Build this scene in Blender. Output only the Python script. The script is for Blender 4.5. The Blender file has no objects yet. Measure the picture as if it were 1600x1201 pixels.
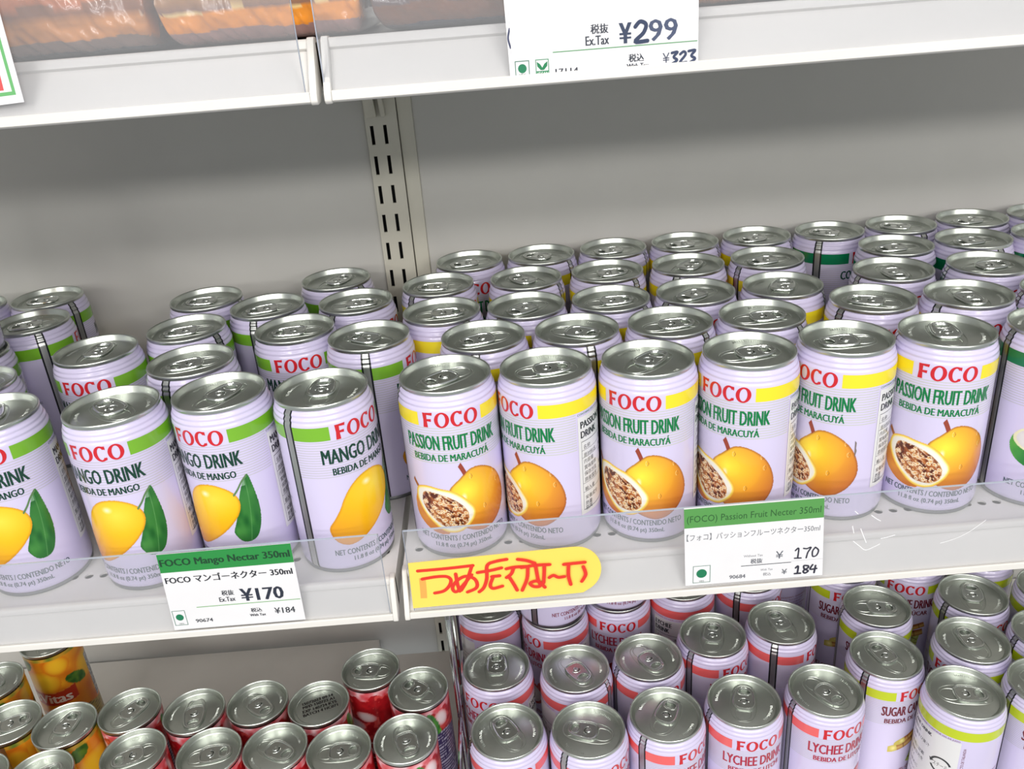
import bpy, bmesh, math, random
from mathutils import Vector, Matrix

SC = bpy.context.scene
COL = SC.collection
R_ = math.radians

# ------------------------------------------------------------------ camera, world, lights, exposure
CAM_POS = Vector((0.04054, -0.51822, 0.35302))
PITCH, ROLL, YAW, FOCAL = R_(25.18756), R_(-4.621115), R_(0.133615), 1369.377


def make_camera():
    cy, sy, cp, sp, cr, sr = math.cos(YAW), math.sin(YAW), math.cos(PITCH), math.sin(PITCH), math.cos(ROLL), math.sin(ROLL)
    fwd = Vector((sy * cp, cy * cp, -sp))
    r0 = Vector((cy, -sy, 0))
    u0 = r0.cross(fwd)
    right = r0 * cr + u0 * sr
    up = u0 * cr - r0 * sr
    cam = bpy.data.cameras.new('camera')
    o = bpy.data.objects.new('camera', cam)
    m = Matrix((right, up, -fwd)).transposed().to_4x4()
    m.translation = CAM_POS
    o.matrix_world = m
    cam.sensor_fit = 'HORIZONTAL'
    cam.sensor_width = 36
    cam.lens = FOCAL / 1600 * 36
    cam.clip_start = 0.01
    COL.objects.link(o)
    SC.camera = o


make_camera()

W = bpy.data.worlds.new('shop_interior_light')
SC.world = W
W.use_nodes = True
W.node_tree.nodes['Background'].inputs[0].default_value = (0.93, 0.97, 1.0, 1)
W.node_tree.nodes['Background'].inputs[1].default_value = 0.42

SC.view_settings.view_transform = 'Standard'
SC.view_settings.look = 'None'
SC.view_settings.gamma = 1
SC.view_settings.use_curve_mapping = False
SC.view_settings.exposure = 0.02


def tube_light(x, y, z, length, width, power, rz=90, aim=None, colour=(1.0, 0.97, 0.92)):
    l = bpy.data.lights.new('ceiling_tube_or_fill_light', 'AREA')
    l.shape = 'RECTANGLE'
    l.size, l.size_y = length, width
    l.energy = power
    l.color = colour
    o = bpy.data.objects.new('ceiling_tube_or_fill_light', l)
    o.location = (x, y, z)
    if aim is None:
        o.rotation_euler = (0, 0, R_(rz))
    else:
        d = Vector(aim) - o.location
        q = d.to_track_quat('-Z', 'Y')
        o.rotation_euler = q.to_euler()
    COL.objects.link(o)
    return o


# rows of ceiling tubes running away from the shelf, above the aisle
for lx in (-0.62, -0.5, 0.5, 0.62):
    tube_light(lx, -1.45, 1.50, 1.7, 0.05, 8.6)
# added fill pair, aimed in to brighten the lower shelf
for lx in (-1.2, 1.2):
    tube_light(lx, -2.7, 1.45, 1.8, 0.1, 19.0, aim=(lx * 0.3, 0.1, -0.2))
for lx in (-2.2, 0.0, 2.2):  # far row across the shop
    tube_light(lx, -4.4, 1.50, 1.8, 0.25, 24.0, aim=(lx * 0.2, 0.2, 0.0))

# ------------------------------------------------------------------ materials


def lin(c):
    out = []
    for v in c[:3]:
        v = v / 255.0
        out.append(v / 12.92 if v <= 0.04045 else ((v + 0.055) / 1.055) ** 2.4)
    return (out[0], out[1], out[2], 1.0)


def mat(name, rgb, rough=0.4, metal=0.0, noise=0.0, nscale=60.0, coat=0.0, bump=0.0, spec=0.5):
    m = bpy.data.materials.new(name)
    m.use_nodes = True
    nt = m.node_tree
    b = nt.nodes['Principled BSDF']
    b.inputs['Base Color'].default_value = lin(rgb)
    b.inputs['Roughness'].default_value = rough
    b.inputs['Metallic'].default_value = metal
    b.inputs['Coat Weight'].default_value = coat
    b.inputs['Coat Roughness'].default_value = 0.08
    b.inputs['Specular IOR Level'].default_value = spec
    if noise or bump:
        tc = nt.nodes.new('ShaderNodeTexCoord')
        n = nt.nodes.new('ShaderNodeTexNoise')
        n.inputs['Scale'].default_value = nscale
        n.inputs['Detail'].default_value = 4
        nt.links.new(tc.outputs['Object'], n.inputs['Vector'])
        if noise:
            mx = nt.nodes.new('ShaderNodeMix')
            mx.data_type = 'RGBA'
            mx.inputs['A'].default_value = lin([max(0, c * (1 - noise)) for c in rgb])
            mx.inputs['B'].default_value = lin([min(255, c * (1 + noise * 0.5)) for c in rgb])
            nt.links.new(n.outputs['Fac'], mx.inputs['Factor'])
            nt.links.new(mx.outputs['Result'], b.inputs['Base Color'])
        if bump:
            bp = nt.nodes.new('ShaderNodeBump')
            bp.inputs['Strength'].default_value = bump
            bp.inputs['Distance'].default_value = 0.001
            nt.links.new(n.outputs['Fac'], bp.inputs['Height'])
            nt.links.new(bp.outputs['Normal'], b.inputs['Normal'])
    return m


def ink_mat(name, rough, coat=0.0):
    m = bpy.data.materials.new(name)
    m.use_nodes = True
    nt = m.node_tree
    a = nt.nodes.new('ShaderNodeAttribute')
    a.attribute_name = 'ink'
    b = nt.nodes['Principled BSDF']
    nt.links.new(a.outputs['Color'], b.inputs['Base Color'])
    b.inputs['Roughness'].default_value = rough
    b.inputs['Coat Weight'].default_value = coat
    b.inputs['Coat Roughness'].default_value = 0.1
    return m


M = {}
M['paint'] = mat('lavender_can_paint', (214, 206, 237), 0.22, coat=0.3)
M['lid'] = mat('can_end_steel', (214, 219, 212), 0.34, 1.0, noise=0.06, nscale=90)
M['rim'] = mat('base_rim_steel', (150, 154, 156), 0.35, 1.0)
M['tab'] = mat('pull_tab_aluminium', (224, 228, 223), 0.22, 1.0)
M['seam'] = mat('weld_seam_steel', (214, 216, 214), 0.36, 1.0)
M['seam_edge'] = mat('seam_border_ink', (18, 22, 26), 0.3)
M['ink'] = ink_mat('can_printing_ink', 0.24, 0.3)
M['paper_ink'] = ink_mat('paper_printing_ink', 0.55)
M['tin'] = ink_mat('lithographed_tin', 0.28, 0.2)
M['paper'] = mat('tag_card', (232, 231, 234), 0.5, noise=0.02)
M['sticker'] = mat('sticker_paper', (228, 228, 230), 0.4)
M['sign'] = mat('yellow_sign_card', (248, 218, 96), 0.55, noise=0.02)
M['shelf'] = mat('white_enamelled_shelf', (226, 223, 218), 0.35, noise=0.03, nscale=25)
M['panel'] = mat('grey_back_panel', (208, 207, 203), 0.5, noise=0.03, nscale=14, bump=0.04)
M['post'] = mat('cream_post_enamel', (214, 211, 198), 0.42, noise=0.03, nscale=40)
M['dark'] = mat('slot_shade_black', (14, 16, 20), 0.7)  # near-black colour standing in for shade inside the post slots
M['chrome'] = mat('chrome_wire', (200, 202, 205), 0.12, 1.0)
M['film'] = ink_mat('printed_pouch_film', 0.2, 0.6)


def acrylic_mat():
    m = bpy.data.materials.new('clear_acrylic')
    m.use_nodes = True
    nt = m.node_tree
    for n in list(nt.nodes):
        nt.nodes.remove(n)
    out = nt.nodes.new('ShaderNodeOutputMaterial')
    tr = nt.nodes.new('ShaderNodeBsdfTransparent')
    tr.inputs['Color'].default_value = (0.95, 0.955, 0.97, 1)
    gl = nt.nodes.new('ShaderNodeBsdfGlossy')
    gl.inputs['Roughness'].default_value = 0.14
    df = nt.nodes.new('ShaderNodeBsdfDiffuse')
    df.inputs['Color'].default_value = (0.85, 0.85, 0.87, 1)
    m1 = nt.nodes.new('ShaderNodeMixShader')
    m1.inputs[0].default_value = 0.10
    m2 = nt.nodes.new('ShaderNodeMixShader')
    nt.links.new(tr.outputs[0], m1.inputs[1])
    nt.links.new(df.outputs[0], m1.inputs[2])
    m2.inputs[0].default_value = 0.07
    nt.links.new(m1.outputs[0], m2.inputs[1])
    nt.links.new(gl.outputs[0], m2.inputs[2])
    nt.links.new(m2.outputs[0], out.inputs['Surface'])
    return m


M['acrylic'] = acrylic_mat()

# ------------------------------------------------------------------ mesh helpers


class MB:
    def __init__(self):
        self.v, self.f, self.mi, self.c = [], [], [], []

    def add(self, verts, faces, mi=0, col=None):
        o = len(self.v)
        self.v += [tuple(p) for p in verts]
        self.f += [tuple(i + o for i in f) for f in faces]
        self.mi += [mi] * len(faces)
        if col is None:
            self.c += [(1, 1, 1, 1)] * len(verts)
        elif isinstance(col, list):
            self.c += col
        else:
            self.c += [col] * len(verts)

    def box(self, x0, x1, y0, y1, z0, z1, mi=0):
        v = [(x, y, z) for x in (x0, x1) for y in (y0, y1) for z in (z0, z1)]
        self.add(v, [(0, 1, 3, 2), (4, 6, 7, 5), (0, 4, 5, 1), (2, 3, 7, 6), (0, 2, 6, 4), (1, 5, 7, 3)], mi)

    def lathe(self, prof, n=64, mi=0, cap0=False, cap1=False):
        v, f = [], []
        for r, z in prof:
            for k in range(n):
                a = 2 * math.pi * k / n
                v.append((r * math.cos(a), r * math.sin(a), z))
        for i in range(len(prof) - 1):
            for k in range(n):
                k2 = (k + 1) % n
                f.append((i * n + k, i * n + k2, (i + 1) * n + k2, (i + 1) * n + k))
        if cap0:
            f.append(tuple(reversed(range(n))))
        if cap1:
            f.append(tuple((len(prof) - 1) * n + k for k in range(n)))
        self.add(v, f, mi)

    def tube(self, pts, r, seg=8, closed=False, mi=0):
        pts = [Vector(p) for p in pts]
        n = len(pts)
        v, f = [], []
        prev = None
        for i, p in enumerate(pts):
            if closed:
                d = pts[(i + 1) % n] - pts[i - 1]
            else:
                d = pts[min(i + 1, n - 1)] - pts[max(i - 1, 0)]
            d.normalize()
            ref = prev if prev is not None else (Vector((0, 0, 1)) if abs(d.z) < 0.9 else Vector((1, 0, 0)))
            a = d.cross(ref)
            if a.length < 1e-6:
                a = d.cross(Vector((0, 1, 0.3)))
            a.normalize()
            b = a.cross(d)
            prev = b
            for k in range(seg):
                t = 2 * math.pi * k / seg
                v.append(p + a * (r * math.cos(t)) + b * (r * math.sin(t)))
        m = n if closed else n - 1
        for i in range(m):
            j = (i + 1) % n
            for k in range(seg):
                k2 = (k + 1) % seg
                f.append((i * seg + k, i * seg + k2, j * seg + k2, j * seg + k))
        if not closed:
            f.append(tuple(reversed(range(seg))))
            f.append(tuple((n - 1) * seg + k for k in range(seg)))
        self.add(v, f, mi)

    def prism_x(self, prof, x0, x1, mi=0):
        n = len(prof)
        v = [(x0, y, z) for y, z in prof] + [(x1, y, z) for y, z in prof]
        f = [(i, (i + 1) % n, n + (i + 1) % n, n + i) for i in range(n)]
        f += [tuple(range(n))[::-1], tuple(range(n, 2 * n))]
        self.add(v, f, mi)

    def mesh(self, name, mats, smooth=True, ink=False, angle=40):
        me = bpy.data.meshes.new(name)
        me.from_pydata(self.v, [], self.f)
        for m in mats:
            me.materials.append(m)
        me.polygons.foreach_set('material_index', self.mi)
        if ink:
            a = me.color_attributes.new('ink', 'FLOAT_COLOR', 'POINT')
            flat = [x for c in self.c for x in c]
            a.data.foreach_set('color', flat)
        if smooth:
            me.polygons.foreach_set('use_smooth', [True] * len(me.polygons))
            me.set_sharp_from_angle(angle=R_(angle))
        me.update()
        return me


def fix_normals(me):
    bm = bmesh.new()
    bm.from_mesh(me)
    bmesh.ops.recalc_face_normals(bm, faces=bm.faces)
    bm.to_mesh(me)
    bm.free()
    return me


def bevel_mesh(me, w, seg=2, ang=30):
    bm = bmesh.new()
    bm.from_mesh(me)
    bmesh.ops.recalc_face_normals(bm, faces=bm.faces)
    es = [e for e in bm.edges if len(e.link_faces) == 2 and e.calc_face_angle() > R_(ang)]
    bmesh.ops.bevel(bm, geom=es, offset=w, segments=seg, affect='EDGES', profile=0.5)
    bm.to_mesh(me)
    bm.free()
    me.polygons.foreach_set('use_smooth', [True] * len(me.polygons))
    me.set_sharp_from_angle(angle=R_(40))
    return me


def link(name, data, parent=None, loc=(0, 0, 0), rz=0.0):
    o = bpy.data.objects.new(name, data)
    o.location = loc
    o.rotation_euler = (0, 0, rz)
    COL.objects.link(o)
    if parent is not None:
        o.parent = parent
    return o


def tag(o, label, cat, group=None):
    o['label'] = label
    o['category'] = cat
    if group:
        o['group'] = group
    return o


def thing(name, label, cat, loc=(0, 0, 0), rz=0.0, group=None):
    return tag(link(name, None, None, loc, rz), label, cat, group)


def structure(name, me):
    o = link(name, me)
    o['kind'] = 'structure'
    return o


# ---- text
_tc = {}


def text_mesh(s, offset=0.0, res=2):
    key = (s, offset, res)
    if key not in _tc:
        cu = bpy.data.curves.new('lettering', 'FONT')
        cu.body = s
        cu.resolution_u = res
        cu.offset = offset
        o = bpy.data.objects.new('lettering', cu)
        m = o.to_mesh()
        v = [(p.co.x, p.co.y) for p in m.vertices]
        f = [tuple(p.vertices) for p in m.polygons]
        o.to_mesh_clear()
        bpy.data.objects.remove(o)
        bpy.data.curves.remove(cu)
        xs = [p[0] for p in v]
        ys = [p[1] for p in v]
        _tc[key] = (v, f, (min(xs), max(xs), min(ys), max(ys)))
    return _tc[key]


def text_fit(s, x0, x1, z0, z1, offset=0.0, res=2):
    v, f, (a, b, c, d) = text_mesh(s, offset, res)
    kx, kz = (x1 - x0) / (b - a), (z1 - z0) / (d - c)
    return [(x0 + (x - a) * kx, z0 + (z - c) * kz) for x, z in v], f


def text_h(s, x0, z0, h, offset=0.0, squeeze=1.0, res=2, align='l', cap=0.72):
    """text whose capital height is h, baseline z0"""
    v, f, (a, b, c, d) = text_mesh(s, offset, res)
    k = h / cap
    w = (b - a) * k * squeeze
    sh = {'l': 0, 'c': -w / 2, 'r': -w}[align]
    return [(x0 + sh + (x - a) * k * squeeze, z0 + z * k) for x, z in v], f


def ribbon(pts, w, n=5):
    """marker stroke: smooth centre line of width w, as flat polygons"""
    P = []
    m = len(pts)
    for i in range(m - 1):
        p0, p1, p2, p3 = pts[max(i - 1, 0)], pts[i], pts[i + 1], pts[min(i + 2, m - 1)]
        for k in range(n):
            t = k / n
            P.append(tuple(0.5 * (2 * p1[j] + (p2[j] - p0[j]) * t + (2 * p0[j] - 5 * p1[j] + 4 * p2[j] - p3[j]) * t * t
                                  + (3 * p1[j] - p0[j] - 3 * p2[j] + p3[j]) * t ** 3) for j in (0, 1)))
    P.append(tuple(pts[-1]))
    v, f = [], []
    q = len(P)
    for i, p in enumerate(P):
        a, b = P[max(i - 1, 0)], P[min(i + 1, q - 1)]
        dx, dz = b[0] - a[0], b[1] - a[1]
        L = math.hypot(dx, dz) or 1
        nx, nz = -dz / L * w / 2, dx / L * w / 2
        v += [(p[0] + nx, p[1] + nz), (p[0] - nx, p[1] - nz)]
    for i in range(q - 1):
        f.append((2 * i, 2 * i + 1, 2 * i + 3, 2 * i + 2))
    return v, f


def rect(x0, x1, z0, z1):
    return [(x0, z0), (x1, z0), (x1, z1), (x0, z1)], [(0, 1, 2, 3)]


def frame2(x0, x1, z0, z1, w):
    v = [(x0, z0), (x1, z0), (x1, z1), (x0, z1), (x0 + w, z0 + w), (x1 - w, z0 + w), (x1 - w, z1 - w), (x0 + w, z1 - w)]
    return v, [(0, 1, 5, 4), (1, 2, 6, 5), (2, 3, 7, 6), (3, 0, 4, 7)]


def disc(cx, cz, rx, rz=None, n=24):
    rz = rz or rx
    return [(cx + rx * math.cos(2 * math.pi * k / n), cz + rz * math.sin(2 * math.pi * k / n)) for k in range(n)], [tuple(range(n))]


def ring2(cx, cz, ro, ri, a0=0, a1=360, n=32, fo=1.0, tilt=0.0):
    v, f = [], []
    full = (a1 - a0) >= 360
    for k in range(n + (0 if full else 1)):
        t = R_(a0 + (a1 - a0) * k / n)
        for (rx, rz) in (ro, ri):
            v.append((cx + rx * math.cos(t) + tilt * rz * math.sin(t), cz + rz * math.sin(t)))
    m = n if full else n
    tot = len(v) // 2
    for k in range(m):
        j = (k + 1) % tot
        f.append((2 * k, 2 * k + 1, 2 * j + 1, 2 * j))
    return v, f


def logo_letters(x0, x1, z0, z1):
    """the four wide flared capitals F O C O in a box"""
    parts = []
    S = (x1 - x0) / 3.60
    Z = z1 - z0

    def put(v, f):
        parts.append(([(x0 + x * S, z0 + z * Z) for x, z in v], f))
    put([(-0.01, -0.02), (0.30, -0.02), (0.265, 0.5), (0.28, 1.0), (0.0, 1.0), (0.035, 0.5)], [(0, 1, 2, 5), (5, 2, 3, 4)])
    put([(0.2, 0.87), (0.64, 0.83), (0.67, 1.03), (0.2, 1.0)], [(0, 1, 2, 3)])
    put([(0.2, 0.42), (0.55, 0.39), (0.56, 0.59), (0.2, 0.56)], [(0, 1, 2, 3)])
    for cx in (1.24, 3.14):
        v, f = ring2(cx, 0.5, (0.48, 0.54), (0.24, 0.43), n=36)
        # slightly slanted stress
        v = [(x + 0.05 * (z - 0.5), z) for x, z in v]
        put(v, f)
    v, f = ring2(2.24, 0.5, (0.44, 0.54), (0.205, 0.42), 40, 320, n=30)
    put(v, f)
    put([(2.44, 0.80), (2.55, 0.74), (2.56, 0.99), (2.36, 1.01)], [(0, 1, 2, 3)])
    put([(2.44, 0.20), (2.55, 0.24), (2.54, 0.05), (2.36, 0.0)], [(0, 1, 2, 3)])
    return parts


# ---- wrapping flat print on a can
RB = 0.0321


def cut_flat(v, f, step):
    xs = [p[0] for p in v]
    if max(xs) - min(xs) < step:
        return v, f
    bm = bmesh.new()
    bv = [bm.verts.new((x, z, 0)) for x, z in v]
    for q in f:
        try:
            bm.faces.new([bv[i] for i in q])
        except ValueError:
            pass
    k = math.ceil(min(xs) / step)
    while k * step < max(xs):
        bmesh.ops.bisect_plane(bm, geom=bm.verts[:] + bm.edges[:] + bm.faces[:], plane_co=(k * step, 0, 0), plane_no=(1, 0, 0))
        k += 1
    bm.verts.index_update()
    vv = [(p.co.x, p.co.y) for p in bm.verts]
    ff = [tuple(p.index for p in q.verts) for q in bm.faces]
    bm.free()
    return vv, ff


class Wrap:
    """flat artwork in (degrees, mm) put on a cylinder of radius r (metres); angle 0 faces -Y, positive to +X"""

    def __init__(self, r=RB):
        self.mb = MB()
        self.r = r

    def flat(self, vf, col, layer, step=3.0):
        v, f = cut_flat(vf[0], vf[1], step)
        r = self.r + 0.00005 + 0.00004 * layer
        self.mb.add([(r * math.sin(R_(a)), -r * math.cos(R_(a)), z / 1000) for a, z in v], f, 0, lin(col))

    def bold(self, vf, col, layer, w, n=3):
        """heavier lettering: copies side by side over a width w (degrees)"""
        for k in range(n):
            d = (k / (n - 1) - 0.5) * w
            self.flat(([(x + d, z) for x, z in vf[0]], vf[1]), col, layer + 0.35 * k)

    def raster(self, fn, a0, a1, z0, z1, step, layer):
        """fn(angle_deg, z_mm) -> colour or None on a fine grid; step in mm"""
        r = self.r + 0.00005 + 0.00004 * layer
        kd = 180 / math.pi / (self.r * 1000)
        na, nz = int((a1 - a0) / (step * kd)), int((z1 - z0) / step)
        ids, v, cs, f = {}, [], [], []
        for i in range(na):
            for j in range(nz):
                a, z = a0 + (i + .5) * step * kd, z0 + (j + .5) * step
                if fn(a, z) is None:
                    continue
                q = []
                for (di, dj) in ((0, 0), (1, 0), (1, 1), (0, 1)):
                    k = (i + di, j + dj)
                    if k not in ids:
                        aa, zz = a0 + k[0] * step * kd, z0 + k[1] * step
                        c = fn(aa, zz) or fn(a, z)
                        ids[k] = len(v)
                        v.append((r * math.sin(R_(aa)), -r * math.cos(R_(aa)), zz / 1000))
                        cs.append(lin(c))
                    q.append(ids[k])
                f.append(tuple(q))
        self.mb.add(v, f, 0, cs)


def mixc(a, b, t):
    t = max(0.0, min(1.0, t))
    return tuple(a[i] + (b[i] - a[i]) * t for i in range(3))


def hsh(i, j, s=0):
    n = math.sin(i * 127.1 + j * 311.7 + s * 74.7) * 43758.5453
    return n - math.floor(n)


def vnoise(x, y, s=0):
    i, j = math.floor(x), math.floor(y)
    u, w = x - i, y - j
    u, w = u * u * (3 - 2 * u), w * w * (3 - 2 * w)
    a = hsh(i, j, s) * (1 - u) + hsh(i + 1, j, s) * u
    b = hsh(i, j + 1, s) * (1 - u) + hsh(i + 1, j + 1, s) * u
    return a * (1 - w) + b * w


def cells(x, y, s=0):
    """nearest cell distance, second distance, id"""
    i0, j0 = math.floor(x), math.floor(y)
    best, sec, bid = 9, 9, 0
    for i in range(i0 - 1, i0 + 2):
        for j in range(j0 - 1, j0 + 2):
            px, py = i + 0.15 + 0.7 * hsh(i, j, s), j + 0.15 + 0.7 * hsh(i, j, s + 9)
            d = math.hypot(x - px, y - py)
            if d < best:
                best, sec, bid = d, best, hsh(i, j, s + 3)
            elif d < sec:
                sec = d
    return best, sec, bid


def smooth_poly(pts, n=8):
    out = []
    m = len(pts)
    for i in range(m):
        p0, p1, p2, p3 = pts[i - 1], pts[i], pts[(i + 1) % m], pts[(i + 2) % m]
        for k in range(n):
            t = k / n
            out.append(tuple(0.5 * (2 * p1[j] + (p2[j] - p0[j]) * t + (2 * p0[j] - 5 * p1[j] + 4 * p2[j] - p3[j]) * t * t
                                    + (3 * p1[j] - p0[j] - 3 * p2[j] + p3[j]) * t ** 3) for j in (0, 1)))
    return out


def inside(poly, x, y):
    c = False
    j = len(poly) - 1
    for i in range(len(poly)):
        xi, yi = poly[i]
        xj, yj = poly[j]
        if (yi > y) != (yj > y) and x < (xj - xi) * (y - yi) / (yj - yi) + xi:
            c = not c
        j = i
    return c


def edge_dist(poly, x, y):
    b = 1e9
    for i in range(0, len(poly)):
        b = min(b, (poly[i][0] - x) ** 2 + (poly[i][1] - y) ** 2)
    return math.sqrt(b)


KD = math.pi / 180 * RB * 1000          # mm per degree


# ---- fruit pictures (angle deg, z mm) -> colour
PF_WHOLE = smooth_poly([(9.9, 65.2), (3.0, 61.5), (-6.8, 56.5), (-11, 52), (-13, 44), (-8, 33), (4, 24), (22, 19.6), (35, 20.0), (45, 22.6), (55, 27.5), (62, 34), (64, 41), (61, 49), (54.5, 56.5), (46, 62), (36, 66), (25.7, 68.0), (16.7, 67.6)])
PF_HALF = smooth_poly([(-50.5, 53.8), (-36.8, 55.8), (-21.7, 54.7), (-8.0, 53.0), (3.3, 48.8), (11.7, 43.3), (17.3, 38.2), (17.8, 33.5), (13.5, 28.5), (5.5, 24.0), (-2, 21.6), (-12.2, 20.8), (-23.1, 22.4), (-34.2, 27.0), (-46.0, 33.3), (-54.3, 40.3), (-57.0, 45.5), (-55.5, 50.4)])
PF_PULP = smooth_poly([(-43.5, 50.4), (-27.4, 51.0), (-11.9, 48.3), (-0.6, 43.9), (6.3, 38.9), (9.6, 33.8), (7.5, 28.2), (-0.7, 25.0), (-10.0, 24.6), (-20.9, 25.8), (-31.7, 30.2), (-41.9, 36.0), (-47.5, 43.0)])
PF_SKIN = smooth_poly([(-53, 50), (-57.7, 45.9), (-61.2, 39.7), (-59.5, 31.5), (-50, 25.4), (-36.6, 21.0), (-23.6, 19.4), (-15, 22), (-30, 36), (-45, 46)])


def mm(poly):
    return [(p[0] * KD, p[1]) for p in poly]


MW, MH, MP = mm(PF_WHOLE), mm(PF_HALF), mm(PF_PULP)


def passion_whole(a, z):
    if not inside(PF_WHOLE, a, z):
        return None
    x, y = a * KD, z
    d = math.hypot((x - 5) * .9, y - 52)
    c = mixc((255, 236, 70), (250, 206, 56), d / 8)
    c = mixc(c, (232, 158, 46), (d - 7) / 14)
    c = mixc(c, (198, 112, 44), (d - 19) / 13)
    c = mixc((150, 84, 40), c, 0.25 + edge_dist(MW, x, y) / 2.2)
    h = math.hypot(x - 3.5, (y - 47.5) * 0.6)
    if h < 2.2:
        c = mixc((246, 244, 226), c, h / 2.2)
    for (dx, dz) in ((9, 62), (27, 60), (29, 52), (17, 37)):
        e = math.hypot(x - dx, (y - dz) * 0.62)
        if 0.75 < e < 1.15:
            c = mixc(c, (255, 242, 180) if x < dx else (150, 84, 30), 0.55)
    return c


def passion_half(a, z):
    x, y = a * KD, z
    if not inside(PF_HALF, a, z):
        if inside(PF_SKIN, a, z):
            return mixc((240, 172, 62), (196, 112, 40), vnoise(x / 5 + 30, z / 5, 2) * .5 + (46 - z) / 40)
        return None
    e = edge_dist(MH, x, y)
    if e < 1.5:
        return mixc((228, 164, 52), (252, 228, 110), e / 1.2)
    if not inside(PF_PULP, a, z):
        return mixc((250, 238, 180), (240, 238, 230), (e - 1.5) / 1.2)
    t = R_(-42)
    u, w = x * math.cos(t) + y * math.sin(t), -x * math.sin(t) + y * math.cos(t)
    n = vnoise(u / 2.6 + 60, w / 1.7 + 60, 8)
    c = mixc((206, 132, 70), (124, 58, 30), n * 1.25)
    d1, d2, cid = cells(u / 3.4 + 40, w / 2.5 + 40, 4)
    if cid > 0.25 and 0.28 < d1 < 0.44 and math.sin(7 * cid + math.atan2(w - 30, u)) > -0.5:
        c = (250, 232, 196)
    elif cid > 0.45 and d1 < 0.24:
        c = (226, 170, 104)
    m = vnoise(u / 4.5 + 11, w / 1.3 + 15, 21)
    if abs(m - 0.52) < 0.045:
        c = mixc(c, (246, 226, 196), 0.8)
    if n > 0.78:
        c = (88, 38, 24)
    return mixc((236, 206, 150), c, edge_dist(MP, x, y) / 0.7)


MANGO = smooth_poly([(-57, 36), (-55, 29), (-48, 24.2), (-38, 22), (-26, 23), (-12, 27), (4, 33), (18, 40), (29, 47.5), (33.5, 55), (31, 62), (22, 67.5),
                     (8, 71), (-6, 71), (-17, 68.5), (-27, 63.5), (-35, 57), (-42, 49), (-50, 42)])
LEAF = smooth_poly([(48, 75.5), (41, 70.5), (35, 62), (31, 54), (25, 43), (20, 35.5), (22, 31), (28, 27), (38, 26.5), (46, 30), (52, 39), (54, 50), (52.5, 62)])


def mango_fruit(a, z):
    if not inside(MANGO, a, z):
        return None
    x, y = a * KD, z
    d = math.hypot((x - 2) * .8, y - 60)
    c = mixc((255, 222, 70), (248, 192, 20), d / 16)
    c = mixc(c, (222, 146, 22), (d - 16) / 26)
    hl = math.hypot(x + 3, (y - 64) * 1.3)
    if hl < 4:
        c = mixc((255, 250, 215), c, hl / 4)
    e = edge_dist([(p[0] * KD, p[1]) for p in MANGO], x, y)
    c = mixc((196, 124, 20), c, 0.35 + e / 2.5)
    return c


def mango_leaf(a, z):
    if not inside(LEAF, a, z):
        return None
    mid = 47 - (75 - z) * 0.16 - ((z - 50) / 25) ** 2 * 3
    e = abs(a - mid)
    c = mixc((66, 138, 60), (22, 92, 36), vnoise(a / 6 + 9, z / 7, 2))
    c = mixc(c, (120, 176, 110), 0.7 - e * 1.2) if e < 1 else c
    if 68 < z and a < mid - 1:
        c = mixc(c, (190, 214, 190), .55)
    return c


def lychee_fruit(a, z):
    x, y = a * KD, z
    for k, (cx, cz, r, kind) in enumerate(((4, 38, 13, 1), (-14, 44, 11, 0), (20, 48, 10, 0), (-2, 54, 9, 0))):
        d = math.hypot(x - cx, y - cz)
        if d < r:
            if kind:
                if d > r - 2.6 and x - cx > 2:
                    return (190, 40, 44)
                return mixc((246, 240, 236), (205, 190, 190), d / r)
            d1, d2, cid = cells(x / 2 + 50, y / 2 + 50, k)
            return mixc((226, 88, 84), (160, 34, 44), d1 + d / r * .4)
    return None


def cane_sticks(a, z):
    x, y = a * KD, z
    for k, (cx, cz, an, L, r) in enumerate(((6, 58, 18, 17, 3.2), (2, 50, 12, 20, 3.8), (8, 36, 60, 15, 3.6), (14, 40, 82, 15, 3.4))):
        t = R_(an)
        u, w = (x - cx) * math.cos(t) + (y - cz) * math.sin(t), -(x - cx) * math.sin(t) + (y - cz) * math.cos(t)
        if (u + L) ** 2 / 6 + w * w < r * r and u < -L + 3 and k < 2:
            return mixc((248, 236, 160), (206, 190, 90), math.hypot(u + L, w) / r)
        if abs(u) < L and abs(w) < r:
            base = (148, 84, 40) if k < 2 else (150, 170, 70)
            c = mixc((214, 178, 92) if k < 2 else (196, 206, 120), base, abs(w + 1) / r)
            if (u % 11) < 1.1:
                c = mixc(c, (90, 60, 30), 0.5)
            return c
    return None


def coconut_half(a, z):
    x, y = (a + 18) * KD, z - 46
    q = (x / 22) ** 2 + (y / 17) ** 2
    if q > 1:
        return None
    q2 = (x / 20.5) ** 2 + ((y - 5) / 10.5) ** 2
    if q2 < 0.8:
        return mixc((238, 234, 232), (214, 208, 208), q2)
    if q2 < 1:
        return (232, 228, 190)
    if y > 6:
        return None
    return mixc((96, 176, 70), (10, 96, 50), (x + 20) / 26 + vnoise(x / 3 + 9, y / 6 + 9) * .3)


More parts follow.
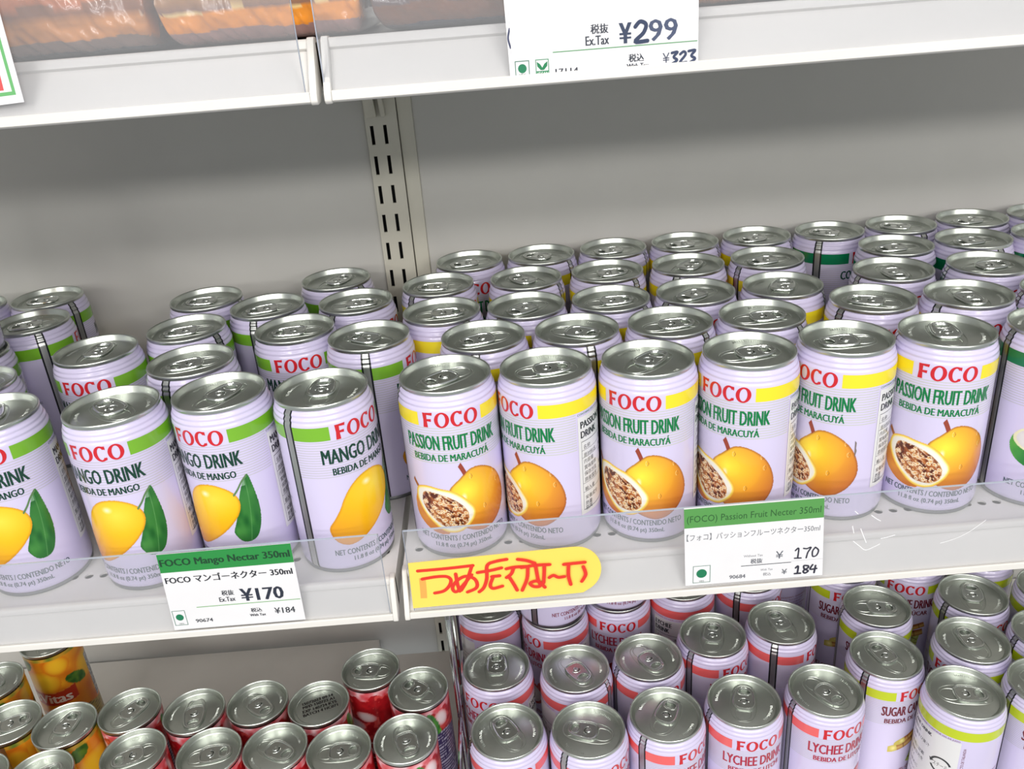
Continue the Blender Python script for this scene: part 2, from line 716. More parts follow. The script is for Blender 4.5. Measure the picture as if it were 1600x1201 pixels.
FLAV = {
    'mango': dict(band=(122, 182, 48), ink=(14, 62, 48), t1=('MANGO DRINK', -51.5, 47), t2=('BEBIDA DE MANGO', -41.5, 36.5), st=('MANGO', 'DRINK'), art=[(mango_leaf, 18, 56, 25, 77), (mango_fruit, -59, 36, 20, 74)], stem=[(28, 62), (34, 66), (40, 71), (47, 75)], stemc=(96, 132, 84)),
    'passion': dict(band=(247, 226, 46), ink=(6, 122, 66), t1=('PASSION FRUIT DRINK', -58.5, 55), t2=('BEBIDA DE MARACUYÁ', -50, 43), st=('PASSION FRUIT', 'DRINK'), art=[(passion_whole, -14, 66, 18, 70), (passion_half, -64, 20, 18, 58)]),
    'coconut': dict(band=(8, 116, 74), ink=(10, 74, 60), t1=('COCONUT JUICE', -50, 46), t2=('BEBIDA DE COCO', -38, 36), st=('COCONUT', 'JUICE'), art=[(coconut_half, -62, 24, 26, 66)]),
    'lychee': dict(band=(240, 104, 104), ink=(176, 34, 62), t1=('LYCHEE DRINK', -51, 46), t2=('BEBIDA DE LITCHI', -42, 38), st=('LYCHEE', 'DRINK'), art=[(lychee_fruit, -48, 58, 24, 66)]),
    'cane': dict(band=(196, 212, 36), ink=(112, 26, 44), t1=('SUGAR CANE DRINK', -56, 52), t2=('BEBIDA DE AZÚCAR', -50, 42), st=('SUGAR CANE', 'DRINK'), art=[(cane_sticks, -40, 60, 20, 66)]),
}


def can_print(fl):
    d = FLAV[fl]
    w = Wrap()
    # colour band broken by the brand lettering
    w.flat(rect(37.2, 322, 100.0, 109.4), d['band'], 1)
    # fine line pattern behind the drink's name
    for k in range(15):
        z = 73.6 + k * 1.78
        if z > 98.6:
            break
        w.flat(rect(-86, 81, z, z + 0.62), (196, 193, 205) if fl != 'passion' else (200, 202, 196), 0)
    for v, f in logo_letters(-31.5, 32, 99.7, 109.7):
        w.flat((v, f), (206, 34, 44), 2)
    s, a0, a1 = d['t1']
    w.bold(text_fit(s, a0 + .6, a1 - .6, 83.3, 93.6), d['ink'], 3, 1.15)
    s, a0, a1 = d['t2']
    v, f = text_fit(s, a0, a1, 75.0, 80.0 if 'Á' not in s and 'Ú' not in s else 81.4)
    w.bold((v, f), d['ink'], 3, 0.75)
    for k, (fn, a0, a1, z0, z1) in enumerate(d['art']):
        w.raster(fn, a0, a1, z0, z1, 0.32, 1 + k)
    if fl == 'passion':
        w.flat(ribbon([(4.2, 72.0), (7.0, 68.6), (9.8, 64.6)], 4.4), (152, 66, 48), 2)
        w.flat(ribbon([(-59.0, 58.0), (-55, 54.8), (-52.0, 52.8)], 3.2), (170, 104, 56), 2)
    if 'stem' in d:
        w.flat(ribbon(d['stem'], 1.6), d['stemc'], 3)
    nc = (70, 92, 100) if fl in ('mango', 'coconut', 'passion') else (140, 60, 80)
    w.bold(text_fit('NET CONTENTS / CONTENIDO NETO', -56, 58, 14.6, 18.8), nc, 4, 0.35, 2)
    w.bold(text_fit('11.8 fl oz (0.74 pt) 350mL', -35, 36, 8.2, 12.6), nc, 4, 0.35, 2)
    # small print on the back
    w.flat(text_fit('CONTAINS 25% JUICE / CONTIENE 25% DE JUGO', 83, 172, 97.0, 98.8), d['ink'], 2)
    v, f = text_fit('PRODUCT OF THAILAND / PRODUCTO DE TAILANDIA', 30, 92, -1.1, 1.1)
    w.flat(([(179.5 - z * 1.7, x) for x, z in v], f), d['ink'], 2)
    for k in range(9):
        w.flat(text_fit(('INGREDIENTS / INGREDIENTES', 'WATER, FRUIT JUICE, SUGAR', 'AGUA, JUGO DE FRUTA', 'CITRIC ACID (E330)', 'ACIDO CITRICO', 'KEEP COOL AND DRY', 'CONSERVAR FRESCO', 'SHAKE WELL', 'AGITAR BIEN')[k], 196, 250 - (k % 3) * 7, 62 - k * 3.6, 64 - k * 3.6), nc, 2)
    return w.mb.mesh(fl + '_label_printing', [M['ink']], smooth=True, ink=True)


def can_sticker(fl, steel=False):
    w = Wrap(RB + 0.00022)
    a0, a1, z0, z1 = (83, 174, 24, 96.4) if not steel else (62, 174, 8, 97)
    w.flat(rect(a0, a1, z0, z1), (229, 229, 230), 0)
    ink = (36, 40, 46)
    if not steel:
        w.bold(text_h(FLAV[fl]['st'][0], a0 + 4, 88, 5.2, 0.0, 1.3), ink, 1, 0.9)
        w.bold(text_h(FLAV[fl]['st'][1], a0 + 4, 81, 5.2, 0.0, 1.3), ink, 1, 0.9)
        w.flat(frame2(a0 + 4, a1 - 4, z0 + 3, 78.5, 0.45), (90, 92, 96), 1)
        rows = [(74, '名称'), (68, '原材料名'), (63.4, '内容量'), (58.8, '賞味期限'), (54.2, '保存方法'), (49.6, '原産国名'), (42.5, '輸入者'), (36, '栄養成分'), (31.6, '熱量'), (28, '脂質')]
        for z, s in rows:
            w.flat(text_h(s, a0 + 7, z - 1.4, 2.6, 0.0, 1.7), ink, 1)
        for z in (71.6, 66.2, 47, 40.4):
            w.flat(rect(a0 + 4, a1 - 4, z, z + 0.3), (110, 112, 116), 1)
        for z, s in ((74, '清涼飲料水'), (68, '果汁、砂糖、酸味料'), (63.4, '350ml'), (54.2, '直射日光を避けて保存'), (49.6, 'タイ')):
            w.flat(text_h(s, a0 + 40, z - 1.4, 2.4, 0.0, 1.7), ink, 1)
    else:
        w.bold(text_h('SUGAR CANE DRINK', a0 + 5, 90, 3.4, 0.0, 1.5), ink, 1, 0.7)
        rows = ['名称 清涼飲料水', '原材料名 砂糖きび果汁', '内容量 350ml', '賞味期限 缶底に記載', '保存方法 直射日光を', '原産国名 タイ', '開缶後はお早めに', 'お飲みください', '取扱い上の注意', '輸入者']
        for k, s in enumerate(rows):
            w.flat(text_h(s, a0 + 5, 84 - k * 6.4, 2.9, 0.0, 1.6), ink, 1)
        # steel recycling mark: two curved arrows round the word
        cx, cz = 152, 66
        for b in (20, 200):
            v, f = ring2(0, 0, (8.6, 8.6), (6.9, 6.9), b, b + 140, n=20)
            w.flat(([(cx + x / KD, cz + z) for x, z in v], f), ink, 1)
            t = R_(b + 140)
            px, pz = 7.7 * math.cos(t), 7.7 * math.sin(t)
            tx, tz = -math.sin(t), math.cos(t)
            tri = [(px + math.cos(t) * 2.2, pz + math.sin(t) * 2.2), (px - math.cos(t) * 2.2, pz - math.sin(t) * 2.2), (px + tx * 3.2, pz + tz * 3.2)]
            w.flat(([(cx + x / KD, cz + z) for x, z in tri], [(0, 1, 2)]), ink, 1)
        w.flat(text_fit('スチール', cx - 10.5, cx + 10.5, cz - 2.0, cz + 2.2), ink, 1)
    return w.mb.mesh(fl + '_import_sticker', [M['ink']], smooth=True, ink=True)


H = 0.1229
PROF = [(25.0, 4.5), (28.6, 1.4), (30.2, 0.0), (31.2, 0.5), (31.5, 1.9), (31.1, 3.4)]
BODY = [(31.1, 3.2), (31.5, 3.9), (31.9, 5.0), (32.1, 6.6), (32.1, 40), (32.1, 75), (32.1, 109.4), (31.95, 110.6), (31.5, 111.6), (31.2, 112.2), (31.25, 112.8), (31.4, 113.3), (31.3, 114.0),
        (30.7, 114.8), (30.25, 115.4), (30.25, 116.0), (30.35, 116.5), (30.2, 117.2), (29.6, 118.0), (29.0, 118.7), (28.7, 119.4), (28.7, 120.2)]


def can_meshes():
    g = {}
    b = MB()
    b.lathe([(r / 1000, z / 1000) for r, z in BODY], 96)
    g['body'] = b.mesh('can_body', [M['paint']], angle=75)
    b = MB()
    b.lathe([(r / 1000, z / 1000) for r, z in PROF], 64, cap0=True)
    g['base'] = b.mesh('can_base_rim', [M['rim']], angle=60)
    s = MB()
    for (da, mi) in ((0, 0), (-5.1, 1), (5.1, 1)):
        wd = 4.2 if mi == 0 else 1.15
        v, f = [], []
        for r, z in BODY[:-1]:
            rr = (r + (0.1 if mi == 0 else 0.13)) / 1000
            for k in range(5):
                a = R_(-87 + da + wd * (k - 2) / 2)
                v.append((rr * math.sin(a), -rr * math.cos(a), z / 1000))
        for i in range(len(BODY) - 2):
            for k in range(4):
                f.append((i * 5 + k, i * 5 + k + 1, i * 5 + k + 6, i * 5 + k + 5))
        s.add(v, f, mi)
    g['seam'] = s.mesh('can_seam_strip', [M['seam'], M['seam_edge']], angle=75)
    return g


def oval(hx, hy, n=40, p=2.0, cx=0.0, cy=0.0):
    """rounded racetrack outline"""
    out = []
    for k in range(n):
        t = 2 * math.pi * k / n
        c, s = math.cos(t), math.sin(t)
        out.append((cx + hx * math.copysign(abs(c) ** (2 / p), c), cy + hy * math.copysign(abs(s) ** (2 / p), s)))
    return out


def lid_mesh(rs=1.0, plain=False, h0=0.0):
    """can end; local z=0 at the top of the double seam, tab pointing to +X"""
    b = MB()
    prof = [(28.6, -3.6), (29.3, -3.3), (29.65, -2.7), (29.7, -1.0), (29.5, -0.25), (29.0, 0), (28.5, -0.25), (28.2, -0.9), (27.5, -4.2), (27.0, -5.2), (26.5, -5.5), (26.0, -5.2), (25.6, -4.5), (25.2, -4.2), (0.02, -4.2)]
    b.lathe([(r * rs / 1000, z / 1000) for r, z in prof], 72)
    zp = -0.0042
    if not plain:
        k = rs / 1000
        # raised bead round the recessed panel, tear panel outline, finger dimple
        b.tube([(x * k, y * k, zp) for x, y in oval(20.5, 10.6, 48, 2.6, 0.5, 0)], 0.00042 * rs, 6, True)
        b.tube([(x * k, y * k, zp) for x, y in oval(8.0, 6.2, 36, 2.0, -11.0, 0)], 0.00036 * rs, 6, True)
        b.tube([(x * k, y * k, zp - 0.0001) for x, y in oval(5.0, 7.6, 30, 2.2, 15.6, 0)], 0.0003 * rs, 6, True)
        # embossed lettering marks round the panel edge
        for t0 in (70, 250):
            for q in range(12):
                t = R_(t0 + q * 4 - 22)
                a, c = 21.0 * k, (22.9 if q % 3 else 22.2) * k
                b.tube([(a * math.cos(t), a * math.sin(t), zp), (c * math.cos(t + .02), c * math.sin(t + .02), zp)], 0.00022, 4)
    else:
        k = rs / 1000
        b.tube([(22.5 * k * math.cos(t * math.pi / 32), 22.5 * k * math.sin(t * math.pi / 32), zp) for t in range(64)], 0.0004, 6, True)
    return fix_normals(b.mesh('can_end', [M['lid']], angle=55))


def tab_mesh():
    """stay-on pull tab: rivet at the origin, finger hole towards +X"""
    bm = bmesh.new()

    def loop(pts):
        vs = [bm.verts.new((x, y, 0)) for x, y in pts]
        return [bm.edges.new((vs[i], vs[(i + 1) % len(vs)])) for i in range(len(vs))]
    outer = [(x + 4.6, y * (1.0 - 0.012 * (x - 2))) for x, y in oval(12.2, 7.9, 48, 2.9)]
    hole = oval(3.6, 5.1, 28, 2.3, 11.2, 0)
    # crescent slot round the rivet island
    isl = [(3.9 * math.cos(t), 3.9 * math.sin(t)) for t in [R_(-75 + 150 * i / 16) for i in range(17)]]
    isl += [(2.7 * math.cos(t), 2.7 * math.sin(t)) for t in [R_(75 - 150 * i / 16) for i in range(17)]]
    es = loop(outer) + loop(hole) + loop(isl)
    bmesh.ops.triangle_fill(bm, edges=es, use_beauty=True)
    bmesh.ops.dissolve_limit(bm, angle_limit=0.01, verts=bm.verts[:], edges=bm.edges[:])
    r = bmesh.ops.extrude_face_region(bm, geom=bm.faces[:])
    bmesh.ops.translate(bm, vec=(0, 0, 0.5), verts=[g for g in r['geom'] if isinstance(g, bmesh.types.BMVert)])
    bmesh.ops.recalc_face_normals(bm, faces=bm.faces)
    bm.verts.index_update()
    b = MB()
    b.add([(p.co.x / 1000, p.co.y / 1000, p.co.z / 1000) for p in bm.verts], [tuple(v.index for v in f.verts) for f in bm.faces])
    bm.free()
    b.tube([(x / 1000, y / 1000, 0.00025) for x, y in outer], 0.00105, 8, True)
    b.tube([(x / 1000, y / 1000, 0.00025) for x, y in hole], 0.00075, 8, True)
    b.tube([(3.9 * math.cos(t) / 1000, 3.9 * math.sin(t) / 1000, 0.0006) for t in [R_(-80 + 160 * i / 14) for i in range(15)]], 0.00045, 6)
    return b.mesh('pull_tab', [M['tab']], angle=35)


def rivet_mesh():
    b = MB()
    b.lathe([(2.3e-3, 0), (2.2e-3, 0.5e-3), (1.7e-3, 0.9e-3), (1.1e-3, 0.8e-3), (0.7e-3, 0.5e-3), (0.02e-3, 0.45e-3)], 20)
    return b.mesh('tab_rivet', [M['tab']], angle=50)


G = can_meshes()
G['lid'] = lid_mesh()
G['lid_small'] = lid_mesh(0.0262 / 0.0297)
G['lid_plain'] = lid_mesh(0.0262 / 0.0297, True)
G['tab'] = tab_mesh()
G['rivet'] = rivet_mesh()
PR, ST = {}, {}
NAMES = {'mango': 'mango_drink_can', 'passion': 'passion_fruit_drink_can', 'coconut': 'coconut_drink_can', 'lychee': 'lychee_drink_can', 'cane': 'sugarcane_drink_can'}
GROUPS = {'mango': 'mango drink cans on the middle shelf', 'passion': 'passion fruit drink cans on the middle shelf', 'coconut': 'coconut drink cans on the middle shelf',
          'lychee': 'lychee drink cans on the lower shelf', 'cane': 'sugar cane drink cans on the lower shelf'}


def add_end(root, z, turn, small=False, plain=False):
    l = link('lid', G['lid_plain'] if plain else (G['lid_small'] if small else G['lid']), root, (0, 0, z), turn)
    if not plain:
        link('pull_tab', G['tab'], l, (0, 0, -0.0032))
        link('rivet', G['rivet'], l, (0, 0, -0.0028))
    return l


def drink_can(kind, x, y, z, yaw, tab, label, steel=False):
    x, y = x / 1000, y / 1000
    r = thing(NAMES[kind], label, 'drink can', (x, y, z), R_(yaw), GROUPS[kind])
    if kind not in PR:
        PR[kind] = can_print(kind)
        ST[kind] = can_sticker(kind)
    link('body', G['body'], r)
    link('base_rim', G['base'], r)
    link('seam_strip', G['seam'], r)
    link('printed_label', PR[kind], r)
    if steel:
        link('ingredient_sticker', can_sticker(kind, True), r)['label'] = 'large white sticker with a steel recycling mark'
    else:
        link('ingredient_sticker', ST[kind], r)
    add_end(r, H, R_(tab - yaw))
    return r


# ------------------------------------------------------------------ setting: back wall
X0, X1 = -0.95, 1.05
YW = 0.290


def box_mesh(name, m, boxes, bev=0.0):
    b = MB()
    for q in boxes:
        b.box(*q)
    me = b.mesh(name, [m], smooth=False)
    if bev:
        bevel_mesh(me, bev)
    return me


structure('wall_back', box_mesh('wall_back', M['panel'], [(X0, -0.0690, YW, YW + 0.01, -0.42, 0.60), (-0.0265, X1, YW, YW + 0.01, -0.42, 0.60)], 0.0012))
structure('trim_1', box_mesh('trim_1', M['post'], [(-0.0392, -0.0262, YW - 0.0025, YW + 0.012, -0.42, 0.60)], 0.0008))


def slotted_post():
    r = thing('slotted_shelf_post', 'cream upright post with two columns of dark slots between the grey back panels', 'shelf post', (0, 0, 0))
    # face plate with real slots
    xl, xr, yf = -0.0685, -0.0400, YW - 0.005
    cols = (-0.0632, -0.0515)
    sw, sh, pitch = 0.0031, 0.0165, 0.0266
    b = MB()
    xs = [xl, cols[0] - sw / 2, cols[0] + sw / 2, cols[1] - sw / 2, cols[1] + sw / 2, xr]
    zs = [-0.42]
    zc = 0.2300 - pitch * 24
    while zc < 0.59:
        if zc - sh / 2 > zs[-1]:
            zs += [zc - sh / 2, zc + sh / 2]
        zc += pitch
    zs.append(0.60)
    for j in range(len(zs) - 1):
        for i in range(5):
            if j % 2 == 1 and i in (1, 3):
                # slot walls
                a0, a1, c0, c1 = xs[i], xs[i + 1], zs[j], zs[j + 1]
                d = yf + 0.0022
                b.add([(a0, yf, c0), (a1, yf, c0), (a1, yf, c1), (a0, yf, c1), (a0, d, c0), (a1, d, c0), (a1, d, c1), (a0, d, c1)],
                      [(0, 4, 5, 1), (1, 5, 6, 2), (2, 6, 7, 3), (3, 7, 4, 0)])
                continue
            b.add([(xs[i], yf, zs[j]), (xs[i + 1], yf, zs[j]), (xs[i + 1], yf, zs[j + 1]), (xs[i], yf, zs[j + 1])], [(0, 1, 2, 3)])
    b.box(xl, xl + 0.0018, yf + 0.0001, YW + 0.03, -0.42, 0.60)
    b.box(xr - 0.0018, xr, yf + 0.0001, YW + 0.03, -0.42, 0.60)
    link('slotted_face', b.mesh('slotted_face', [M['post']], smooth=False), r)
    b = MB()
    b.box(xl + 0.002, xr - 0.002, YW + 0.012, YW + 0.03, -0.42, 0.60)  # added dark box that paints the shade seen through the slots
    link('slot_shade_box', b.mesh('slot_shade_box', [M['dark']], smooth=False), r)


slotted_post()

# ------------------------------------------------------------------ shelves


def deck_mesh(x0, x1, yr, zt, holes, yb=YW - 0.006, t=0.020, notch=None):
    b = MB()
    yh = -0.0196
    if holes:
        p, rh, hw = 0.0102, 0.0029, 0.0044
        n = int((x1 - x0) / p)
        xs0 = x0 + ((x1 - x0) - n * p) / 2
        # strip with round perforations
        for k in range(n):
            cx = xs0 + (k + .5) * p
            v, f = [], []
            m = 16
            for i in range(m):
                a = 2 * math.pi * (i + .5) / m
                c, s = math.cos(a), math.sin(a)
                q = max(abs(c), abs(s))
                v.append((cx + c / q * p / 2, yh + s / q * hw, zt))
                v.append((cx + rh * c, yh + rh * s, zt))
                v.append((cx + rh * c, yh + rh * s, zt - 0.0012))
            for i in range(m):
                j = (i + 1) % m
                f += [(3 * i, 3 * j, 3 * j + 1, 3 * i + 1), (3 * i + 1, 3 * j + 1, 3 * j + 2, 3 * i + 2)]
            # corner fill
            v2 = [(cx + sx * p / 2, yh + sy * hw, zt) for sx, sy in ((1, 1), (-1, 1), (-1, -1), (1, -1))]
            o = len(v)
            v += v2
            for q, (i) in enumerate((1, 5, 9, 13)):
                f.append((3 * i, o + q, 3 * ((i + 1) % m)))
            b.add(v, f)
        xe = xs0 + n * p
        strips = [(x0, x1, yr, yh - hw), (x0, x1, yh + hw, yb), (x0, xs0, yh - hw, yh + hw), (xe, x1, yh - hw, yh + hw)]
    elif notch:
        strips = [(x0, notch[0], yr, yb), (notch[0], x1, yr, notch[1])]
    else:
        strips = [(x0, x1, yr, yb)]
    for a, c, d, e in strips:
        b.add([(a, d, zt), (c, d, zt), (c, e, zt), (a, e, zt)], [(0, 1, 2, 3)])
    # underside pan and side folds
    b.box(x0, x0 + 0.0015, yr, yb, zt - t, zt - 0.0002)
    xn, yn = notch if notch else (x1, yb)
    b.box(x1 - 0.0015, x1, yr, yn, zt - t, zt - 0.0002)
    b.box(x0, xn, yb - 0.0015, yb, zt - t, zt - 0.0002)
    if notch:
        b.box(xn - 0.0015, xn, yn, yb, zt - t, zt - 0.0002)
        b.box(xn, x1, yn - 0.0015, yn, zt - t, zt - 0.0002)
    b.box(x0, x1, yr, yn, zt - t - 0.0012, zt - t)
    return b.mesh('shelf_deck', [M['shelf']], smooth=False)


def rail_mesh(x0, x1, yr, zt, yf, zb):
    """front price rail: raised ridge, sloped face, upturned lower lip"""
    b = MB()
    prof = [(yr + 0.006, zt - 0.0003), (yr + 0.0015, zt + 0.0002), (yr + 0.0008, zt + 0.0016), (yr - 0.0016, zt + 0.0018), (yr - 0.0028, zt + 0.0008), (yr - 0.0033, zt - 0.0022), (yr - 0.0020, zt - 0.0034),
            (yr - 0.0026, zt - 0.0052), (yf + 0.0036, zb + 0.0064), (yf + 0.0032, zb + 0.0042), (yf + 0.0010, zb + 0.0040), (yf - 0.0004, zb + 0.0052), (yf - 0.0016, zb + 0.0046), (yf - 0.0018, zb + 0.0010), (yf - 0.0006, zb), (yf + 0.004, zb), (yf + 0.006, zb + 0.003), (yr + 0.004, zt - 0.006)]
    b.prism_x(prof, x0, x1)
    return fix_normals(b.mesh('price_rail', [M['shelf']], angle=50))


def cap_mesh(x0, x1, yr, zt, yf, zb):
    b = MB()
    prof = [(yr + 0.004, zt + 0.0022), (yr - 0.0024, zt + 0.0026), (yr - 0.0042, zt + 0.0010), (yf - 0.0022, zb + 0.0042), (yf - 0.0026, zb + 0.0008), (yf - 0.001, zb - 0.0006), (yf + 0.006, zb - 0.0004), (yr + 0.004, zb + 0.006)]
    b.prism_x(prof, x0, x1)
    return bevel_mesh(fix_normals(b.mesh('rail_end_cap', [M['shelf']], smooth=False)), 0.0006, 2)


def metal_shelf(label, x0, x1, yr, zt, yf, zb, holes=False, cap='both', bracket=None, notch=None):
    r = thing('metal_shelf', label, 'shelf')
    link('deck', deck_mesh(x0, x1, yr, zt, holes, notch=notch), r)
    a, c = x0, x1
    if cap in ('left', 'both'):
        link('end_cap', cap_mesh(x0, x0 + 0.0034, yr, zt, yf, zb), r)
        a = x0 + 0.0035
    if cap in ('right', 'both'):
        link('end_cap', cap_mesh(x1 - 0.0034, x1, yr, zt, yf, zb), r)
        c = x1 - 0.0035
    link('price_rail', rail_mesh(a, c, yr, zt, yf, zb), r)
    if bracket:
        b = MB()
        bx, th = bracket
        pr = [(YW - 0.006, zt - 0.022), (YW - 0.006, zt - 0.084), (YW - 0.011, zt - 0.084), (YW - 0.016, zt - 0.074), (YW - 0.026, zt - 0.056), (YW - 0.10, zt - 0.036), (yr + 0.03, zt - 0.0225), (yr + 0.03, zt - 0.022)]
        b.prism_x(pr, bx - th / 2, bx + th / 2)
        link('bracket', bevel_mesh(fix_normals(b.mesh('shelf_bracket', [M['post']], smooth=False)), 0.0006, 2), r)
    return r


XM = -0.0428
metal_shelf('white middle shelf carrying the green-banded mango cans', X0, XM - 0.0022, -0.0500, 0.0, -0.0588, -0.0266, True, 'right', (-0.0632, 0.004))
metal_shelf('white middle shelf carrying the yellow-banded passion fruit cans', XM + 0.0022, X1, -0.0430, 0.0, -0.0588, -0.0266, True, 'left', (-0.0515 + 0.0, 0.004))
metal_shelf('white top shelf on the left holding pouches of orange snacks', X0, -0.0357, -0.0850, 0.3300, -0.0996, 0.3050, False, 'right', (-0.0618, 0.009))
metal_shelf('white top shelf on the right behind the 299 yen price tag', -0.0327, X1, -0.0850, 0.3300, -0.0996, 0.3050, False, 'left', (-0.0515, 0.004))
metal_shelf('white lower shelf under the red and orange juice tins', X0, -0.0350, -0.0600, -0.3370, -0.0760, -0.3640, False, 'right', notch=(-0.135, 0.256))
metal_shelf('white lower shelf under the pink-banded lychee cans', -0.0310, X1, -0.0600, -0.3245, -0.0760, -0.3515, False, 'left')


M['edge'] = mat('polished_acrylic_edge', (176, 184, 198), 0.15)


def guard(label, x0, x1, y, z0, z1):
    r = thing('acrylic_guard', label, 'shelf guard', group='clear guards along the shelf fronts')
    link('clear_sheet', box_mesh('clear_sheet', M['acrylic'], [(x0, x1, y, y + 0.0012, z0, z1)]), r)
    ends = [(x0, x1, y, y + 0.0012, z1, z1 + 0.0005)]
    for xe in (x0, x1):
        if abs(xe) < 0.5:
            ends.append((xe - 0.0002, xe + 0.0002, y, y + 0.0012, z0, z1 + 0.0005))
    link('polished_edge', box_mesh('polished_edge', M['edge'], ends), r)
    return r


guard('clear acrylic strip in front of the mango cans', X0, -0.0500, -0.0582, -0.0212, 0.0402)
gp = guard('clear acrylic strip in front of the passion fruit cans', -0.0342, X1, -0.0582, -0.0212, 0.0412)
guard('clear acrylic strip on the left top shelf before the orange pouches', X0, -0.0412, -0.0992, 0.3101, 0.372)
guard('clear acrylic strip on the top shelf behind the 299 yen tag', -0.0322, X1, -0.0992, 0.3101, 0.372)

# ------------------------------------------------------------------ price tags and sign


class Card:
    """flat card hung on a guard; art given in mm in the x/z plane"""

    def __init__(self, y):
        self.mb = MB()
        self.y = y

    def put(self, vf, col, layer=1):
        y = self.y - 0.00006 * layer
        self.mb.add([(x / 1000, y, z / 1000) for x, z in vf[0]], vf[1], 0, lin(col))

    def stroke(self, pts, w, col, layer):
        """one pen stroke, rising a hair along its length so crossings stay clean"""
        v, f = ribbon(pts, w)
        n = len(v)
        self.mb.add([(x / 1000, self.y - 0.00006 * layer - 0.00005 * i / n, z / 1000) for i, (x, z) in enumerate(v)], f, 0, lin(col))
        for k, p in enumerate((pts[0], pts[-1])):
            dv, df = disc(p[0], p[1], w / 2, n=12)
            self.mb.add([(x / 1000, self.y - 0.00006 * layer - 0.000055 - 0.000004 * k, z / 1000) for x, z in dv], df, 0, lin(col))

    def bold(self, vf, col, layer, w, n=3):
        for k in range(n):
            d = (k / (n - 1) - 0.5) * w
            self.put(([(x + d, z) for x, z in vf[0]], vf[1]), col, layer + 0.3 * k)

    def mesh(self, name):
        return self.mb.mesh(name, [M['paper_ink']], smooth=False, ink=True)


def card_plate(pts, y, t=0.0004, m=None):
    b = MB()
    n = len(pts)
    b.add([(x / 1000, y, z / 1000) for x, z in pts] + [(x / 1000, y + t, z / 1000) for x, z in pts],
          [tuple(range(n)), tuple(reversed(range(n, 2 * n)))] + [(i, n + i, n + (i + 1) % n, (i + 1) % n) for i in range(n)])
    return fix_normals(b.mesh('card', [m or M['paper']], smooth=False))


def veg_mark(c, x0, x1, z0, z1, col=(24, 120, 82)):
    c.put(frame2(x0, x1, z0, z1, 0.35), (70, 120, 100), 2)
    cx = (x0 + x1) / 2
    c.put(disc(cx, z0 + (z1 - z0) * .54, (x1 - x0) * .3), col, 2)
    c.put(text_fit('VEG', cx - 1.6, cx + 1.6, z0 + 0.7, z0 + 1.8), (60, 90, 80), 2)


YT = -0.0587
# mango tag
t = thing('price_tag', 'white price tag with green header and printed 170 yen price below the mango cans', 'price tag', group='price tags on the shelf guards')
link('card', card_plate([(-191.6, -20.3), (-105.6, -20.3), (-104.8, 40.0), (-189.2, 39.4)], YT), t)
c = Card(YT)
c.put(([(-189.7, 25.3), (-105.0, 25.6), (-104.8, 40.0), (-189.2, 39.4)], [(0, 1, 2, 3)]), (38, 138, 64), 1)
c.bold(text_fit('FOCO Mango Nectar 350ml', -188.4, -106.8, 28.4, 35.4), (18, 66, 38), 2, 0.55)
c.bold(text_fit('FOCO マンゴーネクター 350ml', -188.2, -107.4, 16.6, 22.4), (30, 34, 42), 2, 0.4)
c.bold(text_fit('税抜', -155.2, -147.4, 4.2, 8.2), (50, 54, 62), 2, 0.22)
c.bold(text_fit('Ex.Tax', -157.6, -147.4, -0.6, 2.9), (50, 54, 62), 2, 0.22)
c.bold(text_fit('¥170', -143.2, -116.2, -1.6, 8.4), (40, 46, 62), 2, 0.9)
c.put(rect(-173.4, -106.0, -3.6, -3.1), (110, 170, 100), 2)
veg_mark(c, -190.1, -181.7, -16.8, -4.9)
c.bold(text_fit('90674', -176.2, -165.2, -15.6, -12.8), (50, 54, 62), 2, 0.22)
c.bold(text_fit('税込', -139.3, -132.2, -10.9, -7.6), (50, 54, 62), 2, 0.22)
c.bold(text_fit('With Tax', -140.6, -130.4, -14.2, -12.2), (50, 54, 62), 2, 0.22)
c.bold(text_fit('¥184', -124.2, -111.0, -13.6, -8.8), (50, 54, 62), 2, 0.22)
link('printing', c.mesh('tag_printing'), t)

# passion tag
t = thing('price_tag', 'white price tag with green header and handwritten 170 below the passion fruit cans', 'price tag', group='price tags on the shelf guards')
link('card', card_plate([(144.2, -18.6), (234.4, -18.9), (231.0, 41.7), (142.6, 41.7)], YT), t)
c = Card(YT)
c.put(([(143.0, 26.5), (231.8, 26.5), (231.0, 41.0), (142.6, 41.0)], [(0, 1, 2, 3)]), (86, 152, 78), 1)
c.put(text_fit('(FOCO) Passion Fruit Necter 350ml', 144.6, 229.6, 29.0, 35.6), (44, 92, 46), 2)
c.put(text_fit('【フォコ】パッションフルーツネクター350ml', 144.6, 230.0, 16.4, 21.6), (120, 122, 128), 2)
c.put(text_fit('Without Tax', 181.8, 194.2, 0.4, 2.2), (140, 140, 146), 2)
c.bold(text_fit('税抜', 186.4, 194.1, -5.0, -1.2), (110, 112, 120), 2, 0.22)
c.put(text_fit('¥', 202.6, 207.4, -2.6, 3.2), (90, 94, 104), 2)
c.put(rect(180.3, 213.0, -6.6, -6.1), (70, 74, 82), 2)
c.put(rect(213.0, 233.6, -5.6, -5.4), (190, 190, 194), 2)
veg_mark(c, 149.0, 160.4, -16.9, -3.4)
c.bold(text_fit('90684', 173.0, 183.4, -15.9, -12.9), (110, 112, 120), 2, 0.22)
c.put(text_fit('With Tax', 193.2, 201.2, -11.4, -9.8), (140, 140, 146), 2)
c.put(text_fit('税込', 195.0, 200.2, -15.6, -13.0), (120, 122, 128), 2)
c.bold(text_fit('¥', 207.2, 210.6, -15.4, -11.4), (110, 112, 120), 2, 0.22)
HB = (44, 44, 60)
